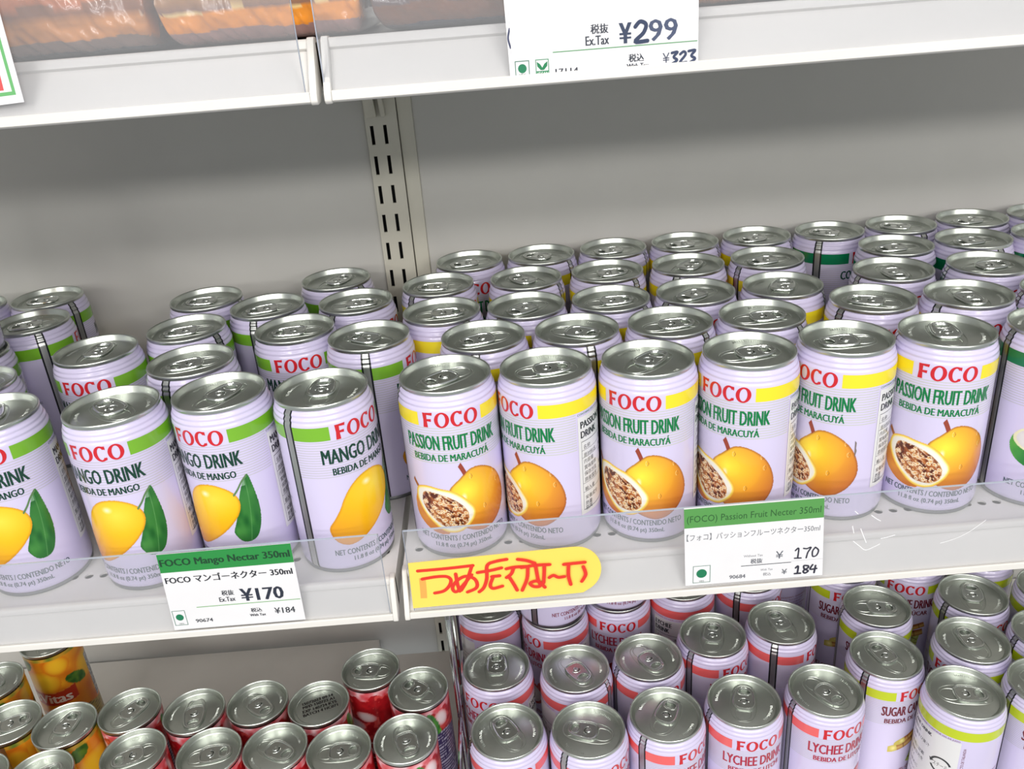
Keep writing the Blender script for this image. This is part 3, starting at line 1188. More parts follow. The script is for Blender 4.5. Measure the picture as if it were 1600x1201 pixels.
for s in ([(215.2, 2.6), (217.2, 4.2), (217.0, -3.2)], [(215.0, -3.4), (219.2, -3.6)], [(220.4, 3.8), (222.6, 3.4), (225.2, 4.2), (223.4, 0.4), (222.6, -3.8)],
          [(228.0, 4.0), (226.4, 1.0), (226.8, -3.0), (229.2, -2.4), (230.2, 1.4), (228.0, 4.0)]):
    c.stroke(s, 1.0, HB, 3)
for s in ([(216.2, -11.2), (217.8, -10.0), (217.6, -15.6)], [(215.8, -15.8), (219.6, -15.8)], [(224.4, -10.4), (221.6, -10.0), (222.0, -12.6), (224.6, -14.4), (222.6, -16.0), (221.4, -14.2), (224.4, -11.8), (224.4, -10.4)],
          [(227.2, -9.8), (225.8, -13.2), (230.0, -13.0)], [(229.2, -10.6), (228.6, -16.2)]):
    c.stroke(s, 1.25, HB, 3)
link('printing', c.mesh('tag_printing'), t)

# 299 tag on the top shelf
YU = -0.0998
t = thing('price_tag', 'large white price tag reading 299 yen hung on the top shelf', 'price tag', group='price tags on the shelf guards')
link('card', card_plate([(53.2, 308.6), (137.4, 308.6), (137.0, 369), (53.2, 369)], YU), t)
c = Card(YU)
c.bold(text_fit('税抜', 89.1, 96.9, 325.0, 329.0), (54, 60, 72), 2, 0.22)
c.bold(text_fit('Ex.Tax', 86.7, 97.1, 320.3, 324.2), (54, 60, 72), 2, 0.22)
c.bold(text_fit('¥', 102.0, 107.0, 320.0, 328.6), (50, 62, 88), 2, 0.8)
for s in ([(109.0, 326.6), (111.2, 328.6), (113.8, 327.2), (112.6, 323.8), (108.8, 320.4), (114.4, 320.4)],):
    c.stroke(s, 1.7, (46, 58, 88), 3)
c.bold(text_fit('99', 115.2, 127.8, 320.0, 329.0), (70, 80, 108), 2, 0.5)
c.put(rect(71.7, 136.9, 318.5, 318.9), (90, 150, 100), 2)
c.bold(text_fit('税込', 105.9, 112.7, 311.9, 315.3), (54, 60, 72), 2, 0.22)
c.bold(text_fit('With Tax', 105.0, 114.8, 309.0, 311.2), (54, 60, 72), 2, 0.22)
c.put(text_fit('¥', 121.2, 124.4, 310.4, 314.6), (70, 76, 96), 2)
for s in ([(125.4, 314.4), (128.0, 314.6), (126.2, 312.6), (127.8, 311.2), (125.2, 309.6)], [(129.2, 313.6), (130.8, 314.6), (131.6, 313.2), (129.0, 310.0), (132.0, 310.0)],
          [(133.0, 314.6), (136.0, 314.8), (134.2, 312.6), (136.0, 311.2), (133.2, 309.6)]):
    c.stroke(s, 1.15, (50, 62, 92), 3)
veg_mark(c, 54.4, 60.9, 308.9, 316.2)
c.put(frame2(63.7, 69.7, 309.0, 316.2, 0.3), (40, 130, 84), 2)
c.put(rect(63.7, 69.7, 308.9, 311.2), (24, 124, 78), 3)
c.put(text_fit('VEGAN', 64.1, 69.3, 309.3, 310.8), (235, 238, 236), 4)
for sg in (-1, 1):
    c.put(([(66.7, 311.6), (66.7 + sg * 0.8, 311.7), (66.7 + sg * 2.2, 313.2), (66.7 + sg * 2.4, 315.2), (66.7 + sg * 1.0, 314.2), (66.7, 312.6)], [(0, 1, 2, 3, 4, 5)]), (24, 124, 78), 3)
c.bold(text_fit('17114', 72.6, 82.8, 308.9, 311.6, 0.0), (60, 64, 74), 2, 0.22)
link('printing', c.mesh('tag_printing'), t)

t = thing('price_tag', 'white card mostly hidden behind the 299 yen tag, one dark curve showing', 'price tag', group='price tags on the shelf guards')
link('card', card_plate([(52.0, 309.6), (120.0, 309.6), (120.0, 366), (51.0, 366)], YU + 0.0006 - 0.00015, 0.0002), t)
c = Card(YU + 0.0006 - 0.00015)
c.put(ribbon([(53.2, 330.2), (52.2, 326.0), (53.1, 321.6)], 0.8), (60, 66, 96), 1)
link('pen_mark', c.mesh('tag_pen_mark'), t)

# green-bordered card, top left
t = thing('promotion_card', 'white card with a green border and a red block at the top left corner', 'sign')
link('card', card_plate([(-260, 311.5), (-166.9, 315.8), (-165.6, 372), (-260, 372)], YU), t)
c = Card(YU)
w0 = [(-260, 315.4), (-169.4, 319.2), (-168.3, 372), (-169.7, 372), (-170.8, 320.7), (-260, 316.9)]
c.put((w0, [(0, 1, 4, 5), (1, 2, 3, 4)]), (104, 176, 110), 1)
c.put(([(-240, 318.6), (-174.2, 321.4), (-173.8, 329), (-240, 329)], [(0, 1, 2, 3)]), (214, 84, 84), 1)
link('printing', c.mesh('card_printing'), t)

# yellow handwritten sign
t = thing('handwritten_sign', 'yellow card with red handwritten Japanese letters and a rounded right end', 'sign')
pts = [(-34.6, -18.6), (70, -17.2), (77, -17.0)]
pts += [(73.5 + 16.0 * math.cos(R_(a)), 1.4 + 18.0 * math.sin(R_(a))) for a in range(-62, 91, 8)]
pts += [(70, 19.5), (-33.7, 17.3)]
link('card', card_plate(pts, YT, m=M['sign']), t)
SIGN = [[(-28.2, 10.9), (-10.7, 11.0), (7.3, 11.7)], [(6.6, 11.4), (2.3, 0.1), (-1.9, -7.0)], [(-26.0, 4.4), (-17.3, 5.3), (-10.3, 4.8), (-7.8, 1.7), (-9.6, -3.1), (-13.5, -6.5), (-19.2, -7.5)],
        [(-4.3, 6.3), (-3.9, -1.8), (-3.0, -7.6)], [(5.8, 4.7), (1.2, -1.1), (-4.5, -7.4), (-6.9, -6.8), (-7.1, -3.4), (-3.6, 1.3), (1.7, 3.9), (6.6, 2.1), (8.7, -1.8), (7.8, -6.1), (2.0, -8.7)],
        [(9.8, 6.1), (18.1, 6.9), (25.4, 8.3)], [(29.2, 14.6), (21.6, 13.6), (16.4, 11.0), (15.4, 1.2), (12.9, -6.0), (9.6, -9.2)], [(18.7, 2.1), (23.7, 2.3)],
        [(19.1, 0.9), (17.1, -4.6), (18.9, -7.3), (24.9, -6.0)], [(28.4, 7.4), (34.3, 8.2), (42.3, 7.8)], [(33.2, 7.9), (31.4, 3.3), (28.1, 0.6)], [(29.7, 1.0), (32.3, -4.9), (34.2, -10.1)],
        [(36.2, 14.2), (41.6, 12.8), (46.9, 10.2)], [(38.2, 7.6), (47.3, 8.5), (56.4, 8.2)], [(42.3, 7.8), (41.2, -1.4), (37.5, -10.4)],
        [(47.3, 7.9), (48.2, -2.1), (49.4, -7.9), (45.3, -8.1), (42.9, -5.3), (46.6, -3.8), (49.5, -5.4), (52.3, -9.4)], [(52.9, 8.3), (52.4, 1.2), (51.7, -5.6)],
        [(55.6, -1.8), (58.4, -0.4), (61.4, -2.2), (65.4, -2.0)], [(65.4, 7.6), (72.4, 7.8), (79.0, 8.0)], [(68.4, 7.3), (68.0, -1.6), (69.2, -8.6)], [(77.8, 4.8), (79.1, -1.5), (76.4, -6.8)]]
c = Card(YT)
c.put(ribbon([(-26.0, 5.0), (-26.2, -2.1), (-26.7, -11.1)], 4.2), (246, 170, 82), 1)
for i, s in enumerate(SIGN):
    c.stroke(s, 2.35, (226, 52, 36), 2 + 1.2 * i)
link('handwriting', c.mesh('red_handwriting'), t)

RES = [[(251.0, 17.6), (252.3, 12.2)], [(252.5, 5.9), (256.9, 1.7), (261.2, -1.9), (266.7, 0.2), (270.0, 2.0)], [(256.5, 15.0), (261.0, 4.0)], [(270.5, 6.2), (274.8, 6.9), (279.1, 8.0)], [(251.6, 28.9), (253.6, 26.7)], [(262.4, 24.8), (265.8, 21.9), (268.6, 20.0)], [(309.8, -1.4), (319.5, 1.4), (327.7, 5.9), (337.0, 13.8)]]
for i, q in enumerate(RES):
    c = Card(-0.0583)
    c.stroke(q, 0.55 if i < 6 else 0.4, (240, 240, 242), 1)
    link('tape_residue', c.mesh('tape_residue'), gp)['label'] = 'white smear of old tape on the clear strip'

# ------------------------------------------------------------------ the cans
MANGO_CANS = [
    ('M0', -294.0, -5.7, 3, 110, 'mango can cut by the left photo edge, in front, left of the whole front cans'),
    ('M1', -213.8, -9.6, -6, 134, 'front mango can left of the green-headed tag, pull tab pointing back left'),
    ('M2', -147.4, -1.2, -19.1, 60, 'front mango can directly above the green-headed 170 yen tag'),
    ('M3', -80.1, -8.1, 51.4, 90, 'front mango can showing its metal seam, right of the tag beside the shelf joint'),
    ('Mf', -263.9, 92.4, 0, 85, 'second-row mango can with red brand facing front, behind the left front pair'),
    ('Mi', -182.5, 55.9, 68.2, 200, 'second-row mango can with seam facing front, behind the can above the tag'),
    ('Mm', -118.1, 103.9, 10, 185, 'third-row mango can with red brand facing front, behind the front seam can'),
    ('Mn', -58.9, 76.4, 87.5, 150, 'second-row mango can by the shelf joint, dark seam facing straight front'),
    ('Mh', -205.8, 123.8, 150, 195, 'plain-sided mango can just behind the second-row seam can'),
    ('Mg', -209.8, 193.0, 170, 180, 'leftmost of the last-row mango cans at the middle of the left bay'),
    ('Mj', -151.0, 160.9, 76.2, 200, 'mango can with front seam, in the row before last, left of centre'),
    ('Ml', -78.3, 155.3, 54, 5, 'mango can with seam at its left, in front of the post can'),
    ('Mk', -103.4, 218.3, 140, 60, 'rearmost mango can, standing beside the slotted post'),
    ('Ma', -362.0, 232.1, 150, 190, 'rearmost mango can of the left corner group, against the back panel'),
    ('Mb', -426.3, 222.2, 40, 190, 'mango can at the far left edge, only its lid rim showing at the back'),
    ('Mc', -347.6, 168.7, 121.7, 200, 'left corner mango can with a wide dark seam and small teal print'),
    ('Md', -367.0, 105.0, -70, 40, 'mango can at the left edge carrying another can on its lid'),
    ('Me', -333.3, 46.1, -40, 30, 'mango can at the left edge in the second row, lid half cut off'),
]
for n, x, y, yaw, tb, lab in MANGO_CANS:
    drink_can('mango', x, y, 0, yaw, tb, lab)
drink_can('mango', -371.0, 104.0, H + 0.0002, -150, 40, 'mango can stacked on another can at the left edge')

PASSION_CANS = [
    ('P1', -0.9, -2.0, 4.5, 217, 'front passion fruit can above the left end of the yellow sign'),
    ('P2', 64.2, -2.7, -51.9, 8, 'front passion fruit can turned right to show its white sticker, above the sign\'s rounded end'),
    ('P3', 130.2, -3.2, -27.3, 46, 'front passion fruit can standing just left of the handwritten 170 tag'),
    ('P4', 195.9, -3.3, -44.6, 10, 'front passion fruit can right behind the handwritten 170 tag'),
    ('P5', 261.5, 3.8, -59.7, 183, 'front passion fruit can with a grey scratch on its fruit picture'),
    ('P6', 326.5, 2.0, -21, 80, 'front passion fruit can beside the green-banded coconut can'),
    ('2a', 24.2, 57.9, 76, 200, 'second-row passion can between and behind the first and second front cans'),
    ('2b', 90.6, 56.7, 100, -30, 'second-row passion can behind the gap left of the can next to the tag'),
    ('2c', 156.7, 56.1, 130, 8, 'second-row passion can behind the gap above the handwritten tag'),
    ('2d', 221.7, 56.3, 130, 5, 'second-row passion can behind the scratched can and its left neighbour'),
    ('2e', 305.8, 69.4, 19.7, 150, 'second-row passion can with seam at left, behind the scratched front can'),
    ('2f', 371.7, 63.1, 19.9, 270, 'second-row passion can with seam, behind the can beside the coconut'),
    ('3a', -7.4, 116.1, 129, 5, 'third-row passion can nearest the shelf joint'),
    ('3b', 57.6, 113.7, 40.7, 220, 'third-row passion can, second from the shelf joint'),
    ('3c', 122.6, 113.3, 140, 5, 'third-row passion can, in the middle of its row'),
    ('3d', 187.7, 113.5, 26, 215, 'third-row passion can with seam at its left, next to last in its row'),
    ('3e', 254.4, 112.9, 150, 65, 'third-row passion can at the right end of the passion fruit rows'),
    ('4a', -12.5, 180.9, 41.2, 175, 'fourth-row passion can right of the slotted post, seam on its left'),
    ('4b', 60.9, 179.1, 150, 130, 'fourth-row passion can, second from the slotted post'),
    ('4c', 129.0, 180.4, 130, 10, 'fourth-row passion can, third from the slotted post'),
    ('4d', 196.7, 180.6, 56.5, 50, 'fourth-row passion can, fourth from the slotted post, seam in front'),
    ('4e', 263.1, 181.1, 20.9, 195, 'fourth-row passion can in front of the shaded coconut can with the seam'),
    ('B1', 12.9, 240.7, 0, 200, 'rearmost passion can nearest the slotted post, red brand half visible'),
    ('B2', 77.9, 241.9, 140, 150, 'rearmost passion can, second from the slotted post'),
    ('B3', 142.8, 243.9, 150, 195, 'rearmost passion can, third from the slotted post'),
    ('B4', 207.8, 244.7, 150, 190, 'rearmost passion can, fourth from the slotted post'),
    ('B5', 272.8, 245.4, 150, 200, 'rearmost passion can touching the shaded coconut can with the seam'),
]
for n, x, y, yaw, tb, lab in PASSION_CANS:
    r = drink_can('passion', x, y, 0, yaw, tb, lab)
    if n == 'P5':
        w = Wrap()
        w.flat(([(57.5, 62.5), (59.4, 61), (59.2, 57), (60.2, 55), (58.4, 49.5), (57.8, 55)], [(0, 1, 2, 3, 4, 5)]), (128, 116, 112), 7)
        link('scratch', w.mb.mesh('paint_scratch', [M['ink']], ink=True), r)['label'] = 'grey scratch through the printed fruit'

COCONUT_CANS = [
    ('P7', 397.6, -1.3, -2.9, 60, 'front coconut can cut off by the right photo edge'),
    ('2g', 439.0, 57.4, -14.6, 120, 'coconut can in the second row at the right photo edge'),
    ('3f', 345.6, 127.1, 5.2, 270, 'third-row coconut can left of the other third-row coconut can, tab pointing forward'),
    ('3g', 417.9, 123.5, -12.7, 10, 'third-row coconut can near the right photo edge'),
    ('4f', 373.2, 186.0, 160, 190, 'fourth-row coconut can just right of the shaded seam can'),
    ('4g', 439.4, 187.5, 104, 195, 'fourth-row coconut can with seam at its right side'),
    ('4h', 504.4, 186.7, 30, 160, 'fourth-row coconut can cut by the right photo edge'),
    ('B6', 337.8, 242.8, 50.8, 150, 'rearmost coconut can in shade, dark seam and green band in full view'),
    ('B7', 402.8, 243.9, 103.6, 150, 'rearmost coconut can right of the shaded seam can'),
    ('B8', 468.1, 245.8, 150, 195, 'rearmost coconut can, second from the right photo edge'),
    ('B9', 533.1, 245.1, 150, 195, 'rearmost coconut can in the upper right, cut by the photo edge'),
]
for n, x, y, yaw, tb, lab in COCONUT_CANS:
    drink_can('coconut', x, y, 0, yaw, tb, lab)

ZL = -0.3245
LYCHEE_CANS = [
    ('L1', 8.0, 80.8, -31.4, 90, 'lychee can in the middle row closest to the chrome wire divider'),
    ('L2', 77.5, 70.4, 145.3, -60, 'middle-row lychee can with its seam on the far right, second from the wire divider'),
    ('L3', 142.6, 77.0, 12.3, -62, 'middle-row lychee can, third from the wire divider'),
    ('L4', 204.9, 98.3, 34.9, 73, 'middle-row lychee can with seam at left, under the left part of the handwritten tag'),
    ('L5', 270.1, 106.9, 59.6, 100, 'lychee can with a dark front seam, last of the middle row before the cane cans'),
    ('L6', 15.2, 6.6, 2.6, 118, 'nearest lychee can beside the chrome wire divider'),
    ('L7', 80.8, 1.2, 41.5, 160, 'front lychee can with tab lying left, second from the wire divider'),
    ('L8', 145.4, 10.4, 39.5, 60, 'front lychee can with a bright seam on its left, third from the wire divider'),
    ('L9', 211.2, 17.7, 7.2, 73, 'front lychee can with the brand facing forward, fourth from the wire divider'),
    ('L10', 280.1, 22.0, 11.5, -58, 'front lychee can next to the sugar cane cans, tab pointing forward'),
    ('Lb1', 2.0, 169.9, 156, 90, 'rear lychee can beside the wire divider, bearing another can'),
    ('Lb2', 65.2, 150.5, -61.9, 90, 'rear lychee can with band turned right, bearing a can with net contents print'),
    ('Lb3', 128.1, 167.4, -8.2, 90, 'rear lychee can with brand facing front under a stacked can'),
    ('Lb4', 193.5, 176.9, -148, 90, 'rear lychee can showing its white sticker, under the tag end of the shelf'),
    ('Lb5', 261.1, 180.2, 51.1, 90, 'rear lychee can with a dark seam facing front, below the handwritten tag'),
    ('Lb6', 311.0, 241.0, 155, 90, 'rearmost lychee can in the dark gap left of the rear sugar cane cans'),
]
for n, x, y, yaw, tb, lab in LYCHEE_CANS:
    drink_can('lychee', x, y, ZL, yaw, tb, lab)
drink_can('lychee', 64.0, 152.5, ZL + H + 0.0002, 52, 90, 'stacked lychee can with net contents print just below the shelf edge')
drink_can('lychee', 128.6, 168.5, ZL + H + 0.0002, 10, 90, 'stacked lychee can over the rear can with the front-facing brand')

CANE_CANS = [
    ('S1', 362.9, 118.3, -13.8, -12, 'sugar cane can with tab lying right, left in the middle row of cane cans', False),
    ('S2', 455.1, 123.2, 11.6, 70, 'sugar cane can in the middle row just under the shelf edge, seam at left', False),
    ('S3', 344.9, 55.8, 32.8, 108, 'sugar cane can with seam and cane picture, left of the can with recycling mark', False),
    ('S4', 424.7, 65.0, -51.6, 95, 'sugar cane can right behind the can with the recycling mark', False),
    ('S5', 389.0, 7.6, 161, -10, 'front sugar cane can turned to show a sticker with a steel recycling mark', True),
    ('S6', 493.2, 66.9, -1.5, 40, 'sugar cane can at the right photo edge, second row', False),
    ('S7', 457.6, 8.9, 2, 120, 'front sugar cane can cut by the right photo edge', False),
    ('S8', 530.2, 124.1, 30, 60, 'sugar cane can at the right photo edge, third row', False),
    ('SB1', 355.9, 182.9, -2.0, 90, 'rear sugar cane can left, its name half hidden behind another lid', False),
    ('SB2', 425.1, 185.2, -29.9, 90, 'rear sugar cane can with red brand just below the shelf edge', False),
    ('SB3', 493.3, 184.4, 140, 90, 'rear sugar cane can at the right, only its band and lid front showing', False),
]
for n, x, y, yaw, tb, lab, st in CANE_CANS:
    drink_can('cane', x, y, ZL, yaw, tb, lab, st)

# ------------------------------------------------------------------ small juice tins, lower left
RT, HT, ZT = 0.0256, 0.137, -0.337


def red_tin_art(a, z):
    a = (a + 180) % 360 - 180
    x = a * math.pi / 180 * RT * 1000
    n = vnoise(x / 7 + 20, z / 9 + 20, 1) * .6 + vnoise(x / 3 + 20, z / 3 + 20, 2) * .4
    c = mixc((206, 34, 40), (128, 14, 26), n)
    if n > 0.58:
        c = mixc(c, (236, 92, 84), 0.7)
    # pale flesh of the cut fruit
    for (cx, cz, rx, rz, tl) in ((-8, 104, 9, 6, .4), (-22, 92, 12, 7, -.2), (10, 84, 10, 8, .3), (-40, 112, 8, 10, 0), (34, 118, 7, 9, .2), (-62, 100, 11, 8, .1), (66, 96, 10, 7, 0)):
        u, w = x - cx + tl * (z - cz), z - cz
        q = (u / rx) ** 2 + (w / rz) ** 2
        if q < 1:
            c = mixc((244, 226, 228), (222, 120, 124), q * q)
    if z > 122 + 7 * vnoise(x / 5 + 70, 3.1, 5):
        c = mixc((238, 206, 212), (206, 60, 70), vnoise(x / 4 + 9, z / 3, 6))
    # leaf
    for (cx, cz, s) in ((26, 112, 1), (-50, 124, -1), (44, 76, 1)):
        u, w = (x - cx) * s, z - cz
        if (u / 6 + w / 26) ** 2 * 1.6 + (w / 17) ** 2 < 1:
            c = mixc((112, 182, 66), (34, 106, 46), vnoise(x / 2 + 5, z / 5 + 5, 7))
    # brand lozenge
    u, w = x + 2, z - 64
    if (u / 24) ** 2 + (w / 10) ** 2 < 1:
        c = (176, 20, 34) if (u / 22.6) ** 2 + (w / 8.8) ** 2 < 1 else (240, 230, 226)
    # ingredients block
    if 34 < a - 0 < 118 and z < 104 - abs(a - 76) * .12:
        c = (62, 52, 96)
        if 38 < a < 114 and (z % 3.4) < 1.3 and hsh(int(a * 1.2), int(z / 3.4), 3) > .3:
            c = (186, 182, 204)
    if z < 6 or z > 132:
        c = mixc(c, (120, 20, 30), .5)
    return c


def gold_tin_art(a, z):
    a = (a + 180) % 360 - 180
    x = a * math.pi / 180 * RT * 1000
    n = vnoise(x / 8 + 20, z / 9 + 20, 11)
    c = mixc((240, 172, 40), (214, 110, 24), n)
    # mangoes
    for k, (cx, cz, rx, rz) in enumerate(((-3, 103, 19, 15), (16, 120, 12, 11), (-44, 110, 16, 14), (46, 104, 16, 17), (-66, 96, 13, 14), (70, 112, 12, 14))):
        q = ((x - cx) / rx) ** 2 + ((z - cz) / rz) ** 2
        if q < 1:
            c = mixc((250, 210, 50), (228, 134, 30), q * q + (0.25 if k % 2 else 0))
    for (cx, cz, s) in ((-17, 121, .6), (30, 98, -.6), (-62, 122, .5)):
        u, w = x - cx - (z - cz) * s, z - cz
        if (u / 9) ** 2 + (w / 8) ** 2 < 1:
            c = mixc((96, 140, 44), (36, 86, 34), vnoise(x / 3, z / 3, 12))
    if z > 128:
        c = mixc((74, 120, 50), (230, 160, 50), vnoise(x / 6 + 40, 2.2, 13))
    # olive lower field with rows of small print
    if z < 58 + 5 * math.sin(x / 14):
        c = (176, 152, 70)
        if abs(a) > 28 and (z % 3.2) < 1.1 and hsh(int(x / 1.1), int(z / 3.2), 4) > .28:
            c = (84, 66, 34)
    u = x - 2
    if abs(u) < 24 and abs(z - 82 - u * u * 0.006) < 8.5:
        c = (186, 56, 34) if abs(z - 82 - u * u * .006) < 7.8 else (222, 150, 70)
    if 46 < x < 58 and 58 < z < 112:
        c = (206, 206, 198)
        if (z % 3.0) < 1.2 and hsh(int(x), int(z / 3), 5) > .3:
            c = (84, 92, 130)
    return c


def tin_body(kind):
    fn = red_tin_art if kind == 'red' else gold_tin_art
    b = MB()
    na, zs = 168, [i * 1.0 for i in range(4, 133)]
    v, cs, f = [], [], []
    for z in zs:
        rr = RT if 6 < z < 130 else RT - 0.0002
        for k in range(na):
            a = 360.0 * k / na
            v.append((rr * math.sin(R_(a)), -rr * math.cos(R_(a)), z / 1000))
            cs.append(lin(fn(a, z)))
    for i in range(len(zs) - 1):
        for k in range(na):
            k2 = (k + 1) % na
            f.append((i * na + k, i * na + k2, (i + 1) * na + k2, (i + 1) * na + k))
    b.add(v, f, 0, cs)
    return b.mesh(kind + '_tin_body', [M['tin']], ink=True, angle=80)


def tin_lettering(kind):
    w = Wrap(RT)
    if kind == 'gold':
        w.bold(text_fit('BVitas', -42, 46, 77.5, 88.5), (238, 232, 226), 1, 3.0, 4)
        w.flat(text_h('MANGO NECTAR', -40, 62, 4.0, 0.0, 2.0), (250, 240, 220), 1)
    else:
        w.bold(text_fit('BVitas', -38, 34, 59.5, 69.5), (240, 234, 230), 1, 2.6, 4)
        w.flat(text_h('NECTAR', -30, 44, 5.0, 0.0, 2.0), (250, 236, 232), 1)
    return w.mb.mesh(kind + '_tin_lettering', [M['ink']], ink=True)


def tin_seam():
    s = MB()
    v, f = [], []
    for z in (4, 40, 90, 132):
        for k in range(5):
            a = R_(140 + 2.6 * (k - 2))
            v.append(((RT + .00008) * math.sin(a), -(RT + .00008) * math.cos(a), z / 1000))
    for i in range(3):
        for k in range(4):
            f.append((i * 5 + k, i * 5 + k + 1, i * 5 + k + 6, i * 5 + k + 5))
    s.add(v, f)
    return s.mesh('tin_seam', [M['seam']])


def tin_base():
    b = MB()
    b.lathe([(22.4e-3, 3e-3), (24.6e-3, 2e-3), (25.4e-3, 0), (26.1e-3, .4e-3), (26.2e-3, 1.4e-3), (26.1e-3, 3.4e-3), (25.6e-3, 4.2e-3)], 56, cap0=True)
    return b.mesh('tin_base_rim', [M['rim']], angle=60)


TB = {k: tin_body(k) for k in ('red', 'gold')}
TL = {k: tin_lettering(k) for k in ('red', 'gold')}
TS, TBS = tin_seam(), tin_base()
TN = {'red': ('red_fruit_juice_tin', 'red fruit juice tins on the lower shelf'), 'gold': ('mango_juice_tin', 'mango juice tins on the lower shelf')}


def date_code():
    c = MB()
    for s, z in (('15072023 09:14', 6.5), ('MFD 150722 A1', 2.2), ('EXP 140724 KTS', -2.6), ('BATCH 4 HC071', -7.0)):
        v, f = text_h(s, 0, z, 3.2, 0.0, 0.95, align='c')
        for k in range(3):
            c.add([((x + k * .22) / 1000, y / 1000, -0.00412 + k * 0.00001) for x, y in v], f, 0, lin((30, 28, 26)))
    return c.mesh('date_code', [M['ink']], smooth=False, ink=True)


def juice_tin(kind, x, y, yaw, tb, label, plain=False):
    r = thing(TN[kind][0], label, 'juice tin', (x / 1000, y / 1000, ZT), R_(yaw), TN[kind][1])
    link('body', TB[kind], r)
    link('base_rim', TBS, r)
    link('seam_strip', TS, r)
    link('lettering', TL[kind], r)
    l = add_end(r, HT, R_(tb - yaw), True, plain)
    if plain:
        link('date_code', date_code(), l)
    return r


for n, x, y, yaw, tb, lab in [
    ('R1', -311.6, 62.2, 40, 55, 'red juice tin leftmost in the back row, next to the orange tins'),
    ('R2', -253.3, 54.7, 10, -80, 'red juice tin in the back row, second from the orange tins'),
    ('R3', -199.4, 58.5, -30, -45, 'red juice tin left of the tab-less tin with the date code'),
    ('R4', -145.4, 52.0, 25, 20, 'red juice tin standing upside down, plain end with black date code'),
    ('R5', -104.8, 88.2, 5, 175, 'rearmost red juice tin, tab lying left, standing behind the others'),
    ('R6', -60.3, 59.7, -28, 140, 'red juice tin in the right corner by the wire divider, second from the front'),
    ('R7', -291.1, 13.5, -50, 205, 'front red juice tin beside the orange tins'),
    ('R8', -227.4, 7.7, 70, 8, 'front red juice tin, second from the orange tins, tab lying right'),
    ('R9', -173.5, 7.3, 110, -30, 'front red juice tin, third from the orange tins, below the date-code tin'),
    ('R10', -120.6, -0.5, -20, 0, 'front red juice tin, next to the one by the wire divider'),
    ('R11', -67.3, 5.6, -24, -70, 'front red juice tin nearest the chrome wire divider'),
]:
    juice_tin('red', x, y, yaw, tb, lab, n == 'R4')
for n, x, y, yaw, tb, lab in [
    ('BV', -428.0, 166.0, -7, 90, 'orange mango tin at the back with white brand letters on a red banner'),
    ('O1', -455.2, 111.6, 60, 130, 'orange mango tin at the left edge, directly below the shelf edge'),
    ('O2', -415.3, 59.4, -130, 25, 'orange mango tin at the left edge, tab pointing right'),
    ('O3', -363.2, 50.8, 75, 80, 'orange mango tin touching the leftmost red tin, fully visible lid'),
    ('O4', -415.2, 0.8, 20, 60, 'orange mango tin in the bottom left corner, barely in view'),
    ('O5', -361.1, -1.8, 120, 40, 'front orange mango tin at the bottom edge, beside the front red tins'),
]:
    juice_tin('gold', x, y, yaw, tb, lab)

# ------------------------------------------------------------------ chrome wire divider
t = thing('wire_divider', 'chrome wire divider between the red tins and the lychee cans', 'shelf divider', (-0.0275, 0, ZL))
b = MB()
b.tube([(0, 0.275, 0.0035), (0, -0.045, 0.0035)], 0.0022, 10)
b.tube([(0, 0.275, 0.20), (0, 0.07, 0.20), (0, 0.062, 0.195), (0, 0.062, 0.0035)], 0.0024, 10)
link('main_rod', b.mesh('divider_rod', [M['chrome']]), t)
for yy in (0.10, 0.145, 0.19, 0.235, 0.275):
    b = MB()
    b.tube([(0, yy, 0.0035), (0, yy, 0.20)], 0.0016, 8)
    link('cross_wire', b.mesh('divider_cross_wire', [M['chrome']]), t)
b = MB()
b.tube([(0, 0.275, 0.085), (0, 0.062, 0.085), (0, -0.02, 0.078), (0, -0.045, 0.0035)], 0.0018, 8)
link('side_rod', b.mesh('divider_side_rod', [M['chrome']]), t)

# ------------------------------------------------------------------ snack pouches on the top shelf


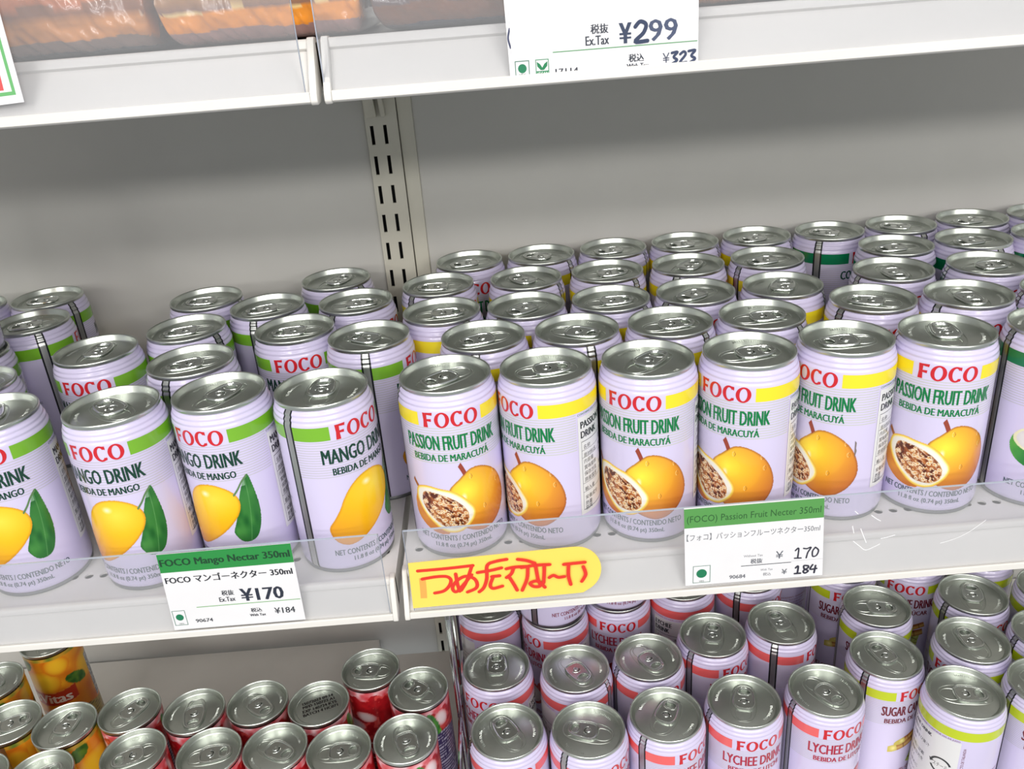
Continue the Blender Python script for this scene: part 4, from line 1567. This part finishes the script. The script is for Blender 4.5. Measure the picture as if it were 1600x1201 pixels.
def pouch(label, x0, x1, y0, y1, h, bands, seed):
    """soft pillow pouch lying on the shelf: printed film with crinkles"""
    cx, cy = (x0 + x1) / 2, (y0 + y1) / 2
    r = thing('snack_pouch', label, 'snack pouch', (cx / 1000, cy / 1000, 0.3302), 0, 'snack pouches on the top shelf')
    b = MB()
    nu, nv = 120, 180
    v, f, cs = [], [], []
    W_, D_ = (x1 - x0) / 2000, (y1 - y0) / 2000
    for i in range(nu + 1):
        for j in range(nv):
            u = -1 + 2 * i / nu
            t = 2 * math.pi * j / nv
            s = (1 - abs(u) ** 26) ** 0.5
            ry, rz = math.cos(t), math.sin(t)
            py = math.copysign(abs(ry) ** 0.35, ry) * D_
            pz = h / 2000 * (1 + math.copysign(abs(rz) ** 0.5, rz) * (0.12 + 0.88 * s))
            cr = vnoise(u * 6 + seed * 7 + 30, pz * 150 + 10, seed) - .5
            cr2 = vnoise(u * 18 + pz * 260 + seed * 3 + 30, pz * 90 - u * 9 + 40, seed + 4) - .5
            py += (cr * 0.0028 + cr2 * 0.0018) * (1 if abs(ry) > 0.3 else 0.2)
            v.append((u * W_, py, max(pz + cr2 * 0.0008 * (pz > .003), 0.0003)))
            z = pz * 1000
            col = bands[-1][1]
            for zz, cc in bands:
                if z < zz + (vnoise(u * 5 + 20, seed, 3) - .5) * 1.6:
                    col = cc
                    break
            n = vnoise(u * 14 + 50, z / 2.5 + seed, 9)
            cs.append(lin(mixc(col, [q * .72 for q in col], n * 0.4)))
    for i in range(nu):
        for j in range(nv):
            k = (j + 1) % nv
            f.append((i * nv + j, i * nv + k, (i + 1) * nv + k, (i + 1) * nv + j))
    f.append(tuple(reversed(range(nv))))
    f.append(tuple(nu * nv + j for j in range(nv)))
    b.add(v, f, 0, cs)
    link('film_bag', fix_normals(b.mesh('film_bag', [M['film']], ink=True, angle=80)), r)
    b = MB()
    for sg in (-1, 1):
        v, f = [], []
        for k in range(13):
            yy = -D_ * .8 + 1.6 * D_ * k / 12
            for q in range(5):
                zz = h / 2000 + (q - 2) * h / 9000
                v.append((sg * (W_ - 0.0008) + (0.0012 if k % 2 else -0.0002) * sg, yy, zz))
        for k in range(12):
            for q in range(4):
                f.append((k * 5 + q, k * 5 + q + 1, k * 5 + q + 6, k * 5 + q + 5))
        b.add(v, f, 0, lin((190, 150, 120)))
    link('end_seal', b.mesh('end_seal', [M['film']], ink=True), r)
    return r


pouch('orange-brown snack pouch on the top shelf, at the left behind the green-bordered card', -232, -112, -76, 70, 40, [(3.4, (44, 54, 66)), (8.6, (140, 116, 106)), (17.4, (226, 150, 78)), (18.0, (250, 214, 180)), (24, (150, 96, 64)), (99, (206, 116, 64))], 1)
pouch('snack pouch with a bright orange stripe, in front of the joint of the top shelves', -108, -14, -75, 75, 42, [(2.0, (130, 84, 80)), (8.0, (170, 132, 126)), (16.0, (252, 158, 44)), (16.6, (255, 220, 150)), (20, (150, 110, 90)), (99, (186, 136, 90))], 2)
pouch('brown snack pouch with a dark navy foot, left of the 299 yen tag', -10, 126, -74, 70, 38, [(3.6, (34, 46, 72)), (12.5, (132, 84, 58)), (18, (104, 84, 84)), (99, (150, 96, 72))], 3)
pouch('snack pouch with brown and orange print, right of the 299 yen tag', 130, 176, -75, 70, 38, [(2.0, (120, 90, 90)), (99, (206, 140, 86))], 4)
pouch('dark navy snack pouch at the right end of the visible top shelf', 180, 260, -70, 70, 30, [(4.5, (56, 62, 98)), (99, (120, 84, 86))], 5)
